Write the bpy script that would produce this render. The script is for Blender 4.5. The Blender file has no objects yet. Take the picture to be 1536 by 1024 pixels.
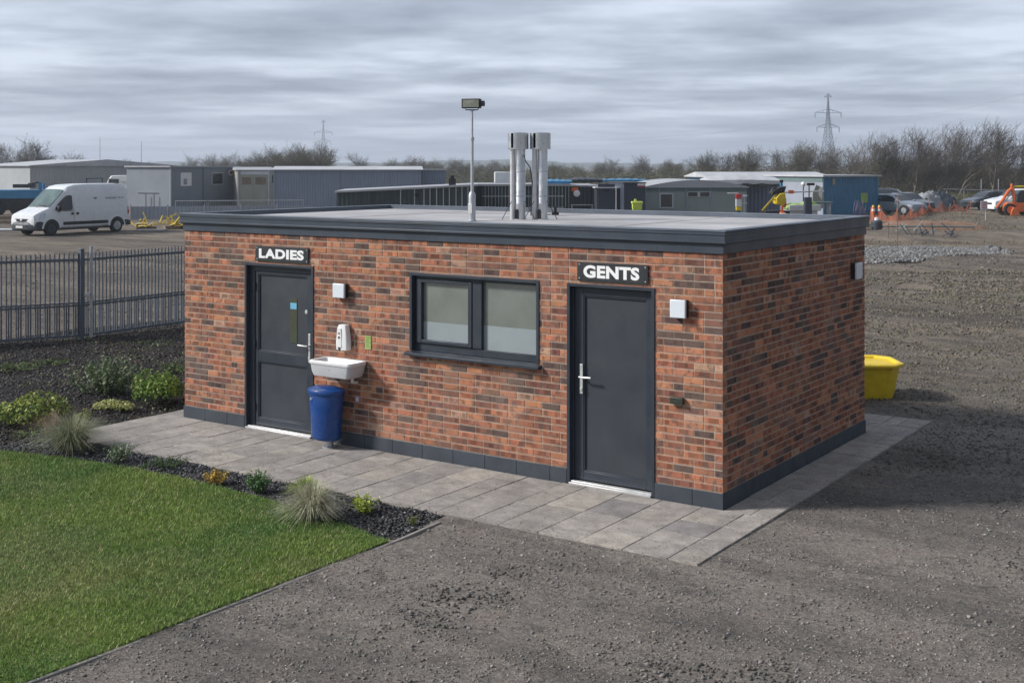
import bpy, math, random
import numpy as np
from mathutils import Vector, Matrix
R_ = math.radians
rnd = random.Random(7)
rng = np.random.default_rng(11)
scene = bpy.context.scene
COL = scene.collection

# ------------------------------------------------------------------ survey of the site
FOC, EYE, HOR, MID = 1832., 3.41, 249., 768.
CAMX, CAMY, YAW = 5.1396, -11.1851, R_(34.4657)
RX = (math.cos(YAW), math.sin(YAW)); FX = (-math.sin(YAW), math.cos(YAW))
def ld(l, d, z=0.):                    # lateral / forward metres from the viewpoint -> world
    return Vector((CAMX + l*RX[0] + d*FX[0], CAMY + l*RX[1] + d*FX[1], z))
def gp(x, y, z=0.):                    # bearing / dip read from the survey picture -> ground point
    d = FOC*(EYE - z)/(y - HOR); return ld((x - MID)/FOC*d, d, z)
def bd(x, d, z=0.):                    # bearing + range
    return ld((x - MID)/FOC*d, d, z)
def hz(y, d): return EYE - (y - HOR)*d/FOC

# ------------------------------------------------------------------ materials
def nodes_of(m):
    m.use_nodes = True; nt = m.node_tree; nt.nodes.clear(); return nt
def new(nt, t, **kw):
    n = nt.nodes.new(t)
    for k, v in kw.items():
        if k.startswith('i_'):
            key = k[2:]; key = int(key) if key.isdigit() else key.replace('_', ' ')
            n.inputs[key].default_value = v
        else: setattr(n, k, v)
    return n
def ramp(nt, fac, stops, interp='LINEAR'):
    r = new(nt, 'ShaderNodeValToRGB'); r.color_ramp.interpolation = interp
    el = r.color_ramp.elements
    while len(el) < len(stops): el.new(.5)
    for e, (p, c) in zip(el, stops):
        e.position = p; e.color = (c, c, c, 1) if isinstance(c, (int, float)) else (*c, 1)
    nt.links.new(fac, r.inputs[0]); return r.outputs[0]
def mixc(nt, fac, a, b, mode='MIX'):
    m = new(nt, 'ShaderNodeMix', data_type='RGBA', blend_type=mode)
    for s, v in ((0, fac), (6, a), (7, b)):
        if isinstance(v, (int, float)): m.inputs[s].default_value = v
        elif isinstance(v, tuple): m.inputs[s].default_value = (*v, 1)
        else: nt.links.new(v, m.inputs[s])
    return m.outputs[2]
def coords(nt, scale=(1, 1, 1), rot=(0, 0, 0), kind='Object'):
    tc = new(nt, 'ShaderNodeTexCoord'); mp = new(nt, 'ShaderNodeMapping')
    mp.inputs['Scale'].default_value = scale; mp.inputs['Rotation'].default_value = rot
    nt.links.new(tc.outputs[kind], mp.inputs[0]); return mp.outputs[0]
def noise(nt, co, scale, detail=4, rough=.55, dist=0):
    n = new(nt, 'ShaderNodeTexNoise', i_Scale=scale, i_Detail=detail, i_Roughness=rough, i_Distortion=dist)
    nt.links.new(co, n.inputs['Vector']); return n.outputs[0]
def finish(nt, col, rough, metal=0., bump=None, bstr=.3, bdist=.01, spec=.5, extra=None):
    b = new(nt, 'ShaderNodeBsdfPrincipled'); o = new(nt, 'ShaderNodeOutputMaterial')
    if isinstance(col, tuple): b.inputs['Base Color'].default_value = (*col, 1)
    else: nt.links.new(col, b.inputs['Base Color'])
    if isinstance(rough, float): b.inputs['Roughness'].default_value = rough
    else: nt.links.new(rough, b.inputs['Roughness'])
    b.inputs['Metallic'].default_value = metal; b.inputs['Specular IOR Level'].default_value = spec
    if bump is not None:
        bn = new(nt, 'ShaderNodeBump', i_Strength=bstr, i_Distance=bdist)
        nt.links.new(bump, bn.inputs['Height']); nt.links.new(bn.outputs[0], b.inputs['Normal'])
    nt.links.new(b.outputs[0], o.inputs[0])
    for k, v in (extra or {}).items(): b.inputs[k].default_value = v
    return b
MATS = {}
def mat(name, col, rough=.6, metal=0., var=.15, vs=2.5, dirt=.25, bump=.15, bs=40., attr=False, spec=.5, corr=None, extra=None, streak=False):
    """paint/metal/stone: base colour broken up by wear noise, a little dirt and bump; corr = corrugation pitch along local x"""
    m = bpy.data.materials.new(name); nt = nodes_of(m)
    co = coords(nt)
    c = tuple(col)
    n1 = noise(nt, co, vs, 5)
    v = ramp(nt, n1, [(.3, 1 - var), (.7, 1 + var)])
    src = mixc(nt, 1., c, v, 'MULTIPLY')
    if attr:
        a = new(nt, 'ShaderNodeAttribute', attribute_name='Col'); src = mixc(nt, 1., src, a.outputs[0], 'MULTIPLY')
    if dirt:
        n2 = noise(nt, coords(nt, (6, 6, .8)) if streak else co, vs*1.7, 8, .7)
        f = ramp(nt, n2, [(.5, 0), (.75, dirt)])
        src = mixc(nt, f, src, (.10, .09, .075))
    r = ramp(nt, noise(nt, co, vs*3, 3), [(.3, max(rough - .08, .02)), (.7, min(rough + .1, 1))])
    b = noise(nt, co, bs, 3)
    if corr:
        w = new(nt, 'ShaderNodeTexWave', wave_type='BANDS', bands_direction='X', wave_profile='SIN', i_Scale=6.283/corr/20.)
        nt.links.new(co, w.inputs[0]); mx = new(nt, 'ShaderNodeMath', operation='MULTIPLY_ADD'); nt.links.new(b, mx.inputs[0]); mx.inputs[1].default_value = .1
        nt.links.new(w.outputs[1], mx.inputs[2]); b = mx.outputs[0]
        finish(nt, src, r, metal, b, .8, .04, spec, extra)
    else:
        finish(nt, src, r, metal, b, bump, .01, spec, extra)
    MATS[name] = m; return m

# ------------------------------------------------------------------ mesh building
class MB:
    def __init__(s): s.v = []; s.f = []; s.m = []; s.c = []; s.cur = 0; s.col = (1, 1, 1)
    def add(s, vs, fs):
        o = len(s.v); s.v += [tuple(v) for v in vs]
        for f in fs: s.f.append(tuple(o + i for i in f)); s.m.append(s.cur); s.c.append(s.col)
        return s
    def box(s, x0, y0, z0, x1, y1, z1, rz=0, piv=None):
        vs = [(x0, y0, z0), (x1, y0, z0), (x1, y1, z0), (x0, y1, z0), (x0, y0, z1), (x1, y0, z1), (x1, y1, z1), (x0, y1, z1)]
        if rz:
            px, py = piv or ((x0+x1)/2, (y0+y1)/2); c, n = math.cos(rz), math.sin(rz)
            vs = [(px + (x-px)*c - (y-py)*n, py + (x-px)*n + (y-py)*c, z) for x, y, z in vs]
        return s.add(vs, [(0, 3, 2, 1), (4, 5, 6, 7), (0, 1, 5, 4), (1, 2, 6, 5), (2, 3, 7, 6), (3, 0, 4, 7)])
    def bar(s, a, b, w, h=None):      # square bar between two points
        a = Vector(a); b = Vector(b); h = h or w; d = (b-a).normalized()
        up = Vector((0, 0, 1)) if abs(d.z) < .95 else Vector((1, 0, 0))
        x = d.cross(up).normalized()*w/2; y = x.cross(d).normalized()*h/2
        vs = [p + i*x + j*y for p in (a, b) for i, j in ((-1, -1), (1, -1), (1, 1), (-1, 1))]
        return s.add(vs, [(0, 1, 2, 3), (7, 6, 5, 4), (0, 4, 5, 1), (1, 5, 6, 2), (2, 6, 7, 3), (3, 7, 4, 0)])
    def tube(s, pts, r, n=10, cap=True):
        pts = [Vector(p) for p in pts]; rs = r if isinstance(r, (list, tuple)) else [r]*len(pts)
        o = []; px = None
        for i, p in enumerate(pts):
            d = (pts[min(i+1, len(pts)-1)] - pts[max(i-1, 0)]).normalized()
            if px is None: up = Vector((0, 0, 1)) if abs(d.z) < .9 else Vector((1, 0, 0)); px = d.cross(up).normalized()
            x = (px - d*px.dot(d)).normalized(); px = x; y = d.cross(x)
            o += [p + (x*math.cos(t) + y*math.sin(t))*rs[i] for t in [2*math.pi*k/n for k in range(n)]]
        fs = [(i*n+k, i*n+(k+1) % n, (i+1)*n+(k+1) % n, (i+1)*n+k) for i in range(len(pts)-1) for k in range(n)]
        if cap: fs += [tuple(range(n-1, -1, -1)), tuple(range((len(pts)-1)*n, len(pts)*n))]
        return s.add(o, fs)
    def lathe(s, prof, c=(0, 0, 0), n=24, axis='z', sx=1, sy=1):
        vs = []
        for r, z in prof:
            for k in range(n):
                t = 2*math.pi*k/n; a, b = r*math.cos(t)*sx, r*math.sin(t)*sy
                v = {'z': (a, b, z), 'x': (z, a, b), 'y': (a, z, b)}[axis]
                vs.append((c[0]+v[0], c[1]+v[1], c[2]+v[2]))
        fs = [(i*n+k, i*n+(k+1) % n, (i+1)*n+(k+1) % n, (i+1)*n+k) for i in range(len(prof)-1) for k in range(n)]
        if prof[0][0] > 1e-4: fs.append(tuple(range(n-1, -1, -1)))
        if prof[-1][0] > 1e-4: fs.append(tuple(range((len(prof)-1)*n, len(prof)*n)))
        if axis == 'y': fs = [f[::-1] for f in fs]
        return s.add(vs, fs)
    def prism(s, poly, d0, d1, axis='z'):   # poly of (a,b); extruded along axis
        n = len(poly)
        def P(a, b, d): return {'z': (a, b, d), 'y': (a, d, b), 'x': (d, a, b)}[axis]
        vs = [P(a, b, d0) for a, b in poly] + [P(a, b, d1) for a, b in poly]
        fs = [tuple(range(n-1, -1, -1)), tuple(range(n, 2*n))] + [(i, (i+1) % n, n+(i+1) % n, n+i) for i in range(n)]
        return s.add(vs, fs)
    def loft(s, rings, closed=True, cap=True):
        n = len(rings[0]); vs = [p for r in rings for p in r]
        k = n if closed else n-1
        fs = [(i*n+j, i*n+(j+1) % n, (i+1)*n+(j+1) % n, (i+1)*n+j) for i in range(len(rings)-1) for j in range(k)]
        if cap: fs += [tuple(range(n-1, -1, -1)), tuple(range((len(rings)-1)*n, len(rings)*n))]
        return s.add(vs, fs)
    def build(s, name, mats, parent=None, bevel=0, seg=2, smooth=False, recalc=True, sub=0):
        me = bpy.data.meshes.new(name); me.from_pydata(s.v, [], s.f)
        if not isinstance(mats, (list, tuple)): mats = [mats]
        for m in mats: me.materials.append(MATS[m] if isinstance(m, str) else m)
        me.polygons.foreach_set('material_index', s.m)
        if any(c != (1, 1, 1) for c in s.c):
            at = me.attributes.new('Col', 'FLOAT_COLOR', 'FACE'); at.data.foreach_set('color', np.array([(*c, 1) for c in s.c], dtype=np.float32).ravel())
        if recalc:
            import bmesh
            bm = bmesh.new(); bm.from_mesh(me); bmesh.ops.recalc_face_normals(bm, faces=bm.faces); bm.to_mesh(me); bm.free()
        if smooth:
            me.polygons.foreach_set('use_smooth', [True]*len(me.polygons)); me.set_sharp_from_angle(angle=R_(35))
        me.update()
        o = bpy.data.objects.new(name, me); COL.objects.link(o)
        if bevel:
            b = o.modifiers.new('Bevel', 'BEVEL'); b.width = bevel; b.segments = seg; b.limit_method = 'ANGLE'; b.angle_limit = R_(40)
            if not smooth: me.polygons.foreach_set('use_smooth', [True]*len(me.polygons)); me.set_sharp_from_angle(angle=R_(30)); 
            b.harden_normals = False
        if sub: u = o.modifiers.new('Sub', 'SUBSURF'); u.levels = u.render_levels = sub
        if parent: o.parent = parent
        return o
def npmesh(name, V, F, m, cols=None, parent=None, smooth=False):
    me = bpy.data.meshes.new(name); V = np.asarray(V, np.float32); F = np.asarray(F, np.int32); k = F.shape[1]
    me.vertices.add(len(V)); me.vertices.foreach_set('co', V.ravel())
    me.loops.add(F.size); me.loops.foreach_set('vertex_index', F.ravel())
    me.polygons.add(len(F)); me.polygons.foreach_set('loop_start', np.arange(len(F), dtype=np.int32)*k)
    if smooth: me.polygons.foreach_set('use_smooth', np.ones(len(F), bool))
    me.materials.append(MATS[m]); me.update(calc_edges=True)
    if cols is not None:
        c = np.ones((len(F), 4), np.float32); c[:, :3] = cols
        at = me.attributes.new('Col', 'FLOAT_COLOR', 'FACE'); at.data.foreach_set('color', c.ravel())
    o = bpy.data.objects.new(name, me); COL.objects.link(o)
    if parent: o.parent = parent
    return o
def tag(o, label=None, cat=None, group=None, kind=None):
    if label: o['label'] = label
    if cat: o['category'] = cat
    if group: o['group'] = group
    if kind: o['kind'] = kind
    return o
def thing(name, label, cat, loc=(0, 0, 0), rz=0., group=None):
    o = bpy.data.objects.new(name, None); COL.objects.link(o); o.location = loc; o.rotation_euler = (0, 0, rz)
    o.empty_display_size = .2
    return tag(o, label, cat, group)
def dup(root, loc, rz, label, s=1., sc=None):
    r = root.copy(); COL.objects.link(r); r.location = loc; r.rotation_euler = (0, 0, rz); r.scale = sc or (s, s, s); r['label'] = label
    for ch in root.children:
        c = ch.copy(); COL.objects.link(c); c.parent = r
        for g in ch.children:
            d = g.copy(); COL.objects.link(d); d.parent = c
    return r

# lattice noise for geometry
_L = np.random.default_rng(5).random((256, 256))
def vnoise(x, y, sc):
    x = np.asarray(x)*sc; y = np.asarray(y)*sc; xi = np.floor(x).astype(int); yi = np.floor(y).astype(int)
    fx = x-xi; fy = y-yi; fx = fx*fx*(3-2*fx); fy = fy*fy*(3-2*fy)
    g = lambda i, j: _L[i % 256, j % 256]
    return (g(xi, yi)*(1-fx)+g(xi+1, yi)*fx)*(1-fy) + (g(xi, yi+1)*(1-fx)+g(xi+1, yi+1)*fx)*fy - .5

# ------------------------------------------------------------------ camera, sky, sun
cam = bpy.data.cameras.new('camera'); co_ = bpy.data.objects.new('camera', cam); COL.objects.link(co_)
co_.location = (CAMX, CAMY, EYE); co_.rotation_euler = (R_(90), 0, YAW)
cam.sensor_width = 36; cam.lens = FOC/1536*36; cam.shift_y = -(512-HOR)/1536; cam.clip_end = 8000; cam.clip_start = .1
scene.camera = co_
SUN_AZ = Vector((-.80, -.60)).normalized(); SUN_EL = R_(34)
su = bpy.data.lights.new('sun', 'SUN'); su.energy = 2.5; su.angle = R_(9); su.color = (1, .965, .92)
so = bpy.data.objects.new('sun', su); COL.objects.link(so)
sd = Vector((SUN_AZ.x*math.cos(SUN_EL), SUN_AZ.y*math.cos(SUN_EL), math.sin(SUN_EL)))
so.rotation_euler = sd.to_track_quat('Z', 'Y').to_euler(); so.location = (0, 0, 30)
w = bpy.data.worlds.new('World'); scene.world = w; w.use_nodes = True; nt = w.node_tree; nt.nodes.clear()
sky = new(nt, 'ShaderNodeTexSky', sky_type='NISHITA'); sky.sun_disc = False; sky.sun_elevation = SUN_EL
sky.sun_rotation = math.atan2(SUN_AZ.x, SUN_AZ.y); sky.air_density = 1.2; sky.dust_density = 2.
tc = new(nt, 'ShaderNodeTexCoord'); sp = new(nt, 'ShaderNodeSeparateXYZ'); nt.links.new(tc.outputs['Generated'], sp.inputs[0])
def M_(op, a, b=None, c=None):
    m = new(nt, 'ShaderNodeMath', operation=op)
    for i, v in enumerate((a, b, c)):
        if v is None: continue
        if isinstance(v, (int, float)): m.inputs[i].default_value = v
        else: nt.links.new(v, m.inputs[i])
    return m.outputs[0]
zz = M_('ADD', M_('MAXIMUM', sp.outputs[2], 0.), .045)
cb = new(nt, 'ShaderNodeCombineXYZ'); nt.links.new(M_('DIVIDE', sp.outputs[0], zz), cb.inputs[0]); nt.links.new(M_('DIVIDE', sp.outputs[1], zz), cb.inputs[1])
mp = new(nt, 'ShaderNodeMapping'); mp.inputs['Rotation'].default_value = (0, 0, -YAW); mp.inputs['Scale'].default_value = (.50, .50, 1); nt.links.new(cb.outputs[0], mp.inputs[0])
n1 = new(nt, 'ShaderNodeTexNoise', i_Scale=1.0, i_Detail=6., i_Roughness=.55, i_Distortion=.05); nt.links.new(mp.outputs[0], n1.inputs[0])
mp2 = new(nt, 'ShaderNodeMapping'); mp2.inputs['Rotation'].default_value = (0, 0, -YAW + .12); mp2.inputs['Scale'].default_value = (.16, .20, 1); nt.links.new(cb.outputs[0], mp2.inputs[0])
n2 = new(nt, 'ShaderNodeTexNoise', i_Scale=1.0, i_Detail=4., i_Roughness=.5); nt.links.new(mp2.outputs[0], n2.inputs[0])
cl = M_('ADD', M_('MULTIPLY', n1.outputs[0], .72), M_('MULTIPLY', n2.outputs[0], .28))
K = 10.
dark = tuple(K*x for x in (.195, .225, .290)); lite = tuple(K*x for x in (.46, .51, .60))
cc = ramp(nt, cl, [(.40, dark), (.49, tuple(K*x for x in (.30, .340, .415))), (.585, lite)])
el = ramp(nt, sp.outputs[2], [(0., 1.), (.025, .5), (.07, 0.)])
cc2 = mixc(nt, M_('MULTIPLY', el, .62), cc, tuple(K*x for x in (.39, .445, .535)))
hi = ramp(nt, sp.outputs[2], [(.09, 1.), (.3, .95), (1., .85)])
cc2 = mixc(nt, 1., cc2, hi, 'MULTIPLY')
east = ramp(nt, M_('MULTIPLY_ADD', sp.outputs[0], .5, .5), [(.42, 1.), (.78, .48)])   # added dimming of the unseen eastern sky, to darken the end wall
cc2 = mixc(nt, 1., cc2, east, 'MULTIPLY')
fin = mixc(nt, .93, sky.outputs[0], cc2)
bg = new(nt, 'ShaderNodeBackground', i_Strength=.088); nt.links.new(fin, bg.inputs[0])
wo = new(nt, 'ShaderNodeOutputWorld'); nt.links.new(bg.outputs[0], wo.inputs[0])
scene.view_settings.view_transform = 'Standard'; scene.view_settings.look = 'None'; scene.view_settings.gamma = 1
scene.view_settings.exposure = 0.95
scene.render.engine = 'CYCLES'

# ------------------------------------------------------------------ material library
def brick_mat():
    m = bpy.data.materials.new('brick'); nt = nodes_of(m); co = coords(nt)
    a = new(nt, 'ShaderNodeAttribute', attribute_name='Col')
    n1 = noise(nt, co, 9, 5, .6, .4); n2 = noise(nt, co, 55, 4, .7)
    base = mixc(nt, ramp(nt, n1, [(.50, 0), (.62, .7)]), a.outputs[0], (.115, .075, .062))
    base = mixc(nt, 1., base, ramp(nt, n2, [(.25, .72), (.75, 1.25)]), 'MULTIPLY')
    base = mixc(nt, ramp(nt, noise(nt, co, 2.1, 3), [(.45, 0.), (.8, .22)]), base, (.42, .33, .27))
    finish(nt, base, .88, 0, noise(nt, co, 90, 5, .7), .5, .006, .3); MATS['brick'] = m
brick_mat()
def ground_mat():
    m = bpy.data.materials.new('dirt_gravel'); nt = nodes_of(m)
    co = coords(nt); st = coords(nt, (.32, 1.5, 1), (0, 0, -YAW))
    big = noise(nt, st, .16, 6, .62, .3); mid = noise(nt, st, .9, 6, .65, .5); fine = noise(nt, co, 26, 8, .85); f2 = noise(nt, co, 70, 4, .8)
    c = ramp(nt, big, [(.28, (.150, .140, .130)), (.42, (.25, .225, .200)), (.58, (.32, .285, .25)), (.75, (.21, .198, .165))])
    c = mixc(nt, ramp(nt, mid, [(.38, .5), (.54, 0)]), c, (.105, .099, .094))
    c = mixc(nt, ramp(nt, noise(nt, st, .35, 5, .7, .6), [(.56, 0), (.68, .5)]), c, (.15, .145, .095))
    c = mixc(nt, ramp(nt, noise(nt, co, 3.3, 7, .8, .4), [(.36, .6), (.47, 0)]), c, (.075, .072, .072))
    c = mixc(nt, ramp(nt, noise(nt, co, 1.6, 5, .7, .2), [(.54, 0), (.70, .45)]), c, (.30, .235, .205))
    c = mixc(nt, 1., c, ramp(nt, fine, [(.32, .35), (.5, 1.), (.68, 1.75)]), 'MULTIPLY')
    c = mixc(nt, 1., c, ramp(nt, f2, [(.35, .55), (.65, 1.45)]), 'MULTIPLY')
    sx = new(nt, 'ShaderNodeSeparateXYZ'); mpz = coords(nt, (1, 1, 1), (0, 0, -YAW)); nt.links.new(mpz, sx.inputs[0])
    zn = new(nt, 'ShaderNodeMath', operation='MULTIPLY_ADD'); nt.links.new(noise(nt, st, .25, 4, .6), zn.inputs[0]); zn.inputs[1].default_value = 14.; nt.links.new(sx.outputs[1], zn.inputs[2])
    mr = new(nt, 'ShaderNodeMapRange', interpolation_type='SMOOTHSTEP'); nt.links.new(zn.outputs[0], mr.inputs[0]); mr.inputs[1].default_value = 8.; mr.inputs[2].default_value = 17.
    mud = mixc(nt, ramp(nt, noise(nt, st, .5, 7, .72, .4), [(.42, 0), (.58, 1)]), (.52, .49, .45), (.86, .80, .71))
    c = mixc(nt, mr.outputs[0], c, mixc(nt, 1., c, mud, 'MULTIPLY'))
    a = new(nt, 'ShaderNodeMath', operation='ADD'); nt.links.new(fine, a.inputs[0]); nt.links.new(noise(nt, co, 3.5, 6, .7), a.inputs[1])
    finish(nt, c, .93, 0, a.outputs[0], 1., .05, .25); MATS['dirt_gravel'] = m
ground_mat()
def lawn_mat():
    m = bpy.data.materials.new('turf'); nt = nodes_of(m); co = coords(nt)
    c = ramp(nt, noise(nt, co, 1.4, 6, .65), [(.3, (.07, .13, .03)), (.55, (.11, .16, .035)), (.75, (.18, .175, .07))])
    c = mixc(nt, 1., c, ramp(nt, noise(nt, co, 60, 4, .7), [(.3, .45), (.7, 1.3)]), 'MULTIPLY')
    finish(nt, c, .95, 0, noise(nt, co, 60, 4), .6, .02, .2); MATS['turf'] = m
lawn_mat()
def soil_mat():
    m = bpy.data.materials.new('soil'); nt = nodes_of(m); co = coords(nt)
    c = ramp(nt, noise(nt, co, 2.2, 7, .75, .3), [(.3, (.012, .011, .011)), (.5, (.030, .026, .025)), (.68, (.060, .048, .042)), (.85, (.10, .085, .05))])
    c = mixc(nt, 1., c, ramp(nt, noise(nt, co, 40, 5, .8), [(.3, .4), (.7, 1.6)]), 'MULTIPLY')
    finish(nt, c, .95, 0, noise(nt, co, 18, 8, .8), 1., .05, .2); MATS['soil'] = m
soil_mat()
def slab_mat():
    m = bpy.data.materials.new('paving_stone'); nt = nodes_of(m); co = coords(nt)
    a = new(nt, 'ShaderNodeAttribute', attribute_name='Col')
    c = mixc(nt, 1., a.outputs[0], ramp(nt, noise(nt, co, 5, 7, .7, .3), [(.3, .66), (.7, 1.26)]), 'MULTIPLY')
    c = mixc(nt, 1., c, ramp(nt, noise(nt, co, 45, 4, .8), [(.32, .72), (.68, 1.25)]), 'MULTIPLY')
    c = mixc(nt, ramp(nt, noise(nt, co, 1.1, 6, .6, .5), [(.48, 0), (.66, .45)]), c, (.15, .135, .13))
    c = mixc(nt, ramp(nt, noise(nt, co, 260, 2, .5), [(.35, .3), (.5, 0)]), c, (.11, .10, .095))
    finish(nt, c, .82, 0, noise(nt, co, 30, 7, .75), .35, .012, .35); MATS['paving_stone'] = m
slab_mat()
def leaf_mat(name, rough=.6, trans=.25):
    m = bpy.data.materials.new(name); nt = nodes_of(m)
    a = new(nt, 'ShaderNodeAttribute', attribute_name='Col'); co = coords(nt)
    c = mixc(nt, 1., a.outputs[0], ramp(nt, noise(nt, co, 14, 3), [(.3, .75), (.7, 1.2)]), 'MULTIPLY')
    b = finish(nt, c, rough, 0, None, 0, 0, .35)
    t = new(nt, 'ShaderNodeBsdfTranslucent'); nt.links.new(c, t.inputs[0]); mx = new(nt, 'ShaderNodeMixShader'); mx.inputs[0].default_value = trans
    nt.links.new(b.outputs[0], mx.inputs[1]); nt.links.new(t.outputs[0], mx.inputs[2])
    nt.links.new(mx.outputs[0], [n for n in nt.nodes if n.type == 'OUTPUT_MATERIAL'][0].inputs[0]); MATS[name] = m
leaf_mat('leaf'); leaf_mat('grass_blade', .7, .2); leaf_mat('twig', .9, .0)
def attr_stone(name, rough=.85):
    m = bpy.data.materials.new(name); nt = nodes_of(m); co = coords(nt)
    a = new(nt, 'ShaderNodeAttribute', attribute_name='Col')
    c = mixc(nt, 1., a.outputs[0], ramp(nt, noise(nt, co, 80, 3), [(.3, .75), (.7, 1.25)]), 'MULTIPLY')
    finish(nt, c, rough, 0, noise(nt, co, 150, 3), .3, .003, .35); MATS[name] = m
attr_stone('stone'); attr_stone('slate', .6)
mat('mortar', (.40, .325, .265), .95, var=.15, vs=6, bs=120, bump=.5, dirt=.1)
mat('anthracite', (.026, .034, .048), .42, var=.12, vs=1.5, dirt=.10, bump=.05, bs=150)
mat('anthracite_panel', (.030, .037, .048), .5, var=.10, vs=1.2, dirt=.12, bump=.12, bs=220)
mat('fascia', (.040, .052, .072), .38, var=.18, vs=1.1, dirt=.18, bump=.06, bs=60, streak=True)
mat('plinth', (.036, .045, .060), .6, var=.22, vs=3, dirt=.25, bump=.25, bs=70)
mat('roof_felt', (.40, .39, .395), .7, var=.28, vs=.7, dirt=.35, bump=.3, bs=35)
mat('kerb_trim', (.10, .12, .15), .4, var=.2, vs=1.5, dirt=.15)
mat('black', (.012, .012, .013), .5, var=.1, dirt=.05)
mat('steel', (.62, .63, .64), .32, 1., var=.15, vs=4, dirt=.2, bump=.05, bs=30)
mat('galv', (.48, .50, .52), .45, .7, var=.2, vs=5, dirt=.2, bump=.08)
mat('alu', (.62, .62, .62), .4, .6, var=.1, vs=4, dirt=.2)
mat('white_plastic', (.72, .72, .72), .35, var=.05, vs=3, dirt=.10, bump=.02)
mat('lamp_lens', (.66, .70, .76), .3, var=.05, dirt=.05, bump=.02)
mat('basin_grey', (.50, .51, .53), .33, var=.08, vs=3, dirt=.15, bump=.03)
mat('basin_rim', (.68, .68, .69), .3, var=.05, vs=3, dirt=.10, bump=.03)
mat('bin_blue', (.006, .050, .21), .28, var=.12, vs=2, dirt=.06, bump=.04, bs=25)
mat('yellow_paint', (.62, .46, .02), .5, var=.12, vs=4, dirt=.35, bump=.1)
mat('tub_yellow', (.70, .50, .015), .42, var=.10, vs=5, dirt=.30, bump=.08, bs=20)
mat('orange_paint', (.62, .13, .03), .45, var=.12, vs=3, dirt=.25)
mat('orange_mesh', (.40, .13, .07), .7, var=.2, vs=2, dirt=.2)
mat('van_white', (.74, .76, .78), .25, var=.03, vs=1, dirt=.07, bump=.02, extra={'Coat Weight': .5})
mat('bumper', (.035, .042, .055), .6, var=.1, dirt=.2)
mat('glass_dark', (.012, .014, .016), .06, var=.1, dirt=.0, bump=.0, spec=.8)
mat('windscreen', (.10, .15, .14), .08, .25, var=.5, vs=1.2, dirt=.0, bump=.0, spec=.8)
mat('tyre', (.015, .015, .016), .85, var=.2, dirt=.3)
mat('headlamp', (.55, .58, .62), .1, .6, var=.2, vs=9, dirt=0)
mat('red_lamp', (.35, .02, .015), .2, var=.1, dirt=0)
mat('car_silver', (.27, .31, .35), .3, .5, var=.05, dirt=.1, extra={'Coat Weight': .5})
mat('car_dark', (.035, .042, .05), .3, .3, var=.05, dirt=.1, extra={'Coat Weight': .5})
mat('cabin_grey', (.27, .30, .35), .6, var=.10, vs=.5, dirt=.18, corr=.25, streak=True)
mat('cabin_flat', (.20, .225, .26), .6, var=.10, vs=.6, dirt=.18, streak=True)
mat('cabin_pale', (.38, .40, .41), .6, var=.08, vs=.5, dirt=.18, corr=.25, streak=True)
mat('cabin_blue_grey', (.19, .225, .30), .6, var=.08, vs=.4, dirt=.12, corr=.22, streak=True)
mat('cabin_beige', (.30, .30, .25), .6, var=.1, vs=.8, dirt=.25, streak=True)
mat('cabin_green_grey', (.26, .30, .29), .6, var=.08, vs=.6, dirt=.15, streak=True)
mat('green_trim', (.12, .18, .175), .6, var=.1, vs=.6, dirt=.15)
mat('dark_green', (.035, .055, .058), .55, var=.2, vs=.6, dirt=.2, corr=.2, streak=True)
mat('charcoal', (.035, .042, .05), .55, var=.2, vs=.8, dirt=.15, corr=.2, streak=True)
mat('navy', (.035, .045, .07), .55, var=.1, vs=.8, dirt=.15)
mat('container_blue', (.04, .16, .29), .5, var=.15, vs=.7, dirt=.15, corr=.25, streak=True)
mat('tarp_blue', (.04, .20, .38), .5, var=.15, vs=1.5, dirt=.1)
mat('sheet_roof', (.36, .37, .39), .6, var=.15, vs=.4, dirt=.35)
mat('white_roof', (.46, .47, .49), .55, var=.12, vs=.5, dirt=.3)
mat('pale_trim', (.50, .52, .54), .6, var=.1, dirt=.2)
mat('window_dark', (.03, .035, .04), .1, var=.3, vs=2, dirt=0, bump=0, spec=.8)
mat('rust_timber', (.20, .15, .11), .9, var=.25, vs=2, dirt=.3)
mat('fence_paint', (.105, .125, .155), .45, var=.15, vs=2, dirt=.25, bump=.1)
mat('edging', (.26, .24, .22), .85, var=.2, vs=5, dirt=.35, bump=.3)
mat('concrete', (.33, .32, .30), .85, var=.15, vs=2, dirt=.3, bump=.3)
mat('lime_paint', (.50, .62, .10), .55, var=.12, dirt=.1)
mat('lime_pad', (.30, .42, .12), .6, var=.1, dirt=.1)
mat('lilac', (.45, .36, .50), .5, var=.1, dirt=.1)
mat('pylon_steel', (.26, .30, .34), .6, .3, var=.1, dirt=.1)
mat('red_soil', (.20, .115, .075), .95, var=.35, vs=1.2, dirt=.5, bump=.8, bs=6)
mat('reflection_tint', (.27, .31, .325), .3, var=.06, vs=2, dirt=.05, bump=.02)  # colour of the paving reflection painted on the lower panes
mat('hill', (.07, .085, .065), .95, var=.3, vs=.01, dirt=0, bump=0)
mat('sign_face', (.022, .026, .030), .45, var=.1, vs=6, dirt=.1)
mat('letter_white', (.82, .82, .82), .45, var=.03, dirt=.04)
mat('door_vision', (.07, .075, .055), .12, .1, var=.1, dirt=0, bump=0, spec=.7)
mat('sky_blue_reflection', (.16, .42, .60), .2, var=.1, dirt=0, bump=0)  # colour of the blue reflection painted on the door's vision panel
mat('cloth_grey', (.24, .25, .27), .9, var=.3, vs=1.2, dirt=.3)
mat('ink_blue', (.10, .14, .26), .6, var=.1, dirt=0)
mat('bronze', (.055, .065, .045), .5, .3, var=.2, dirt=.2)
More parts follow.
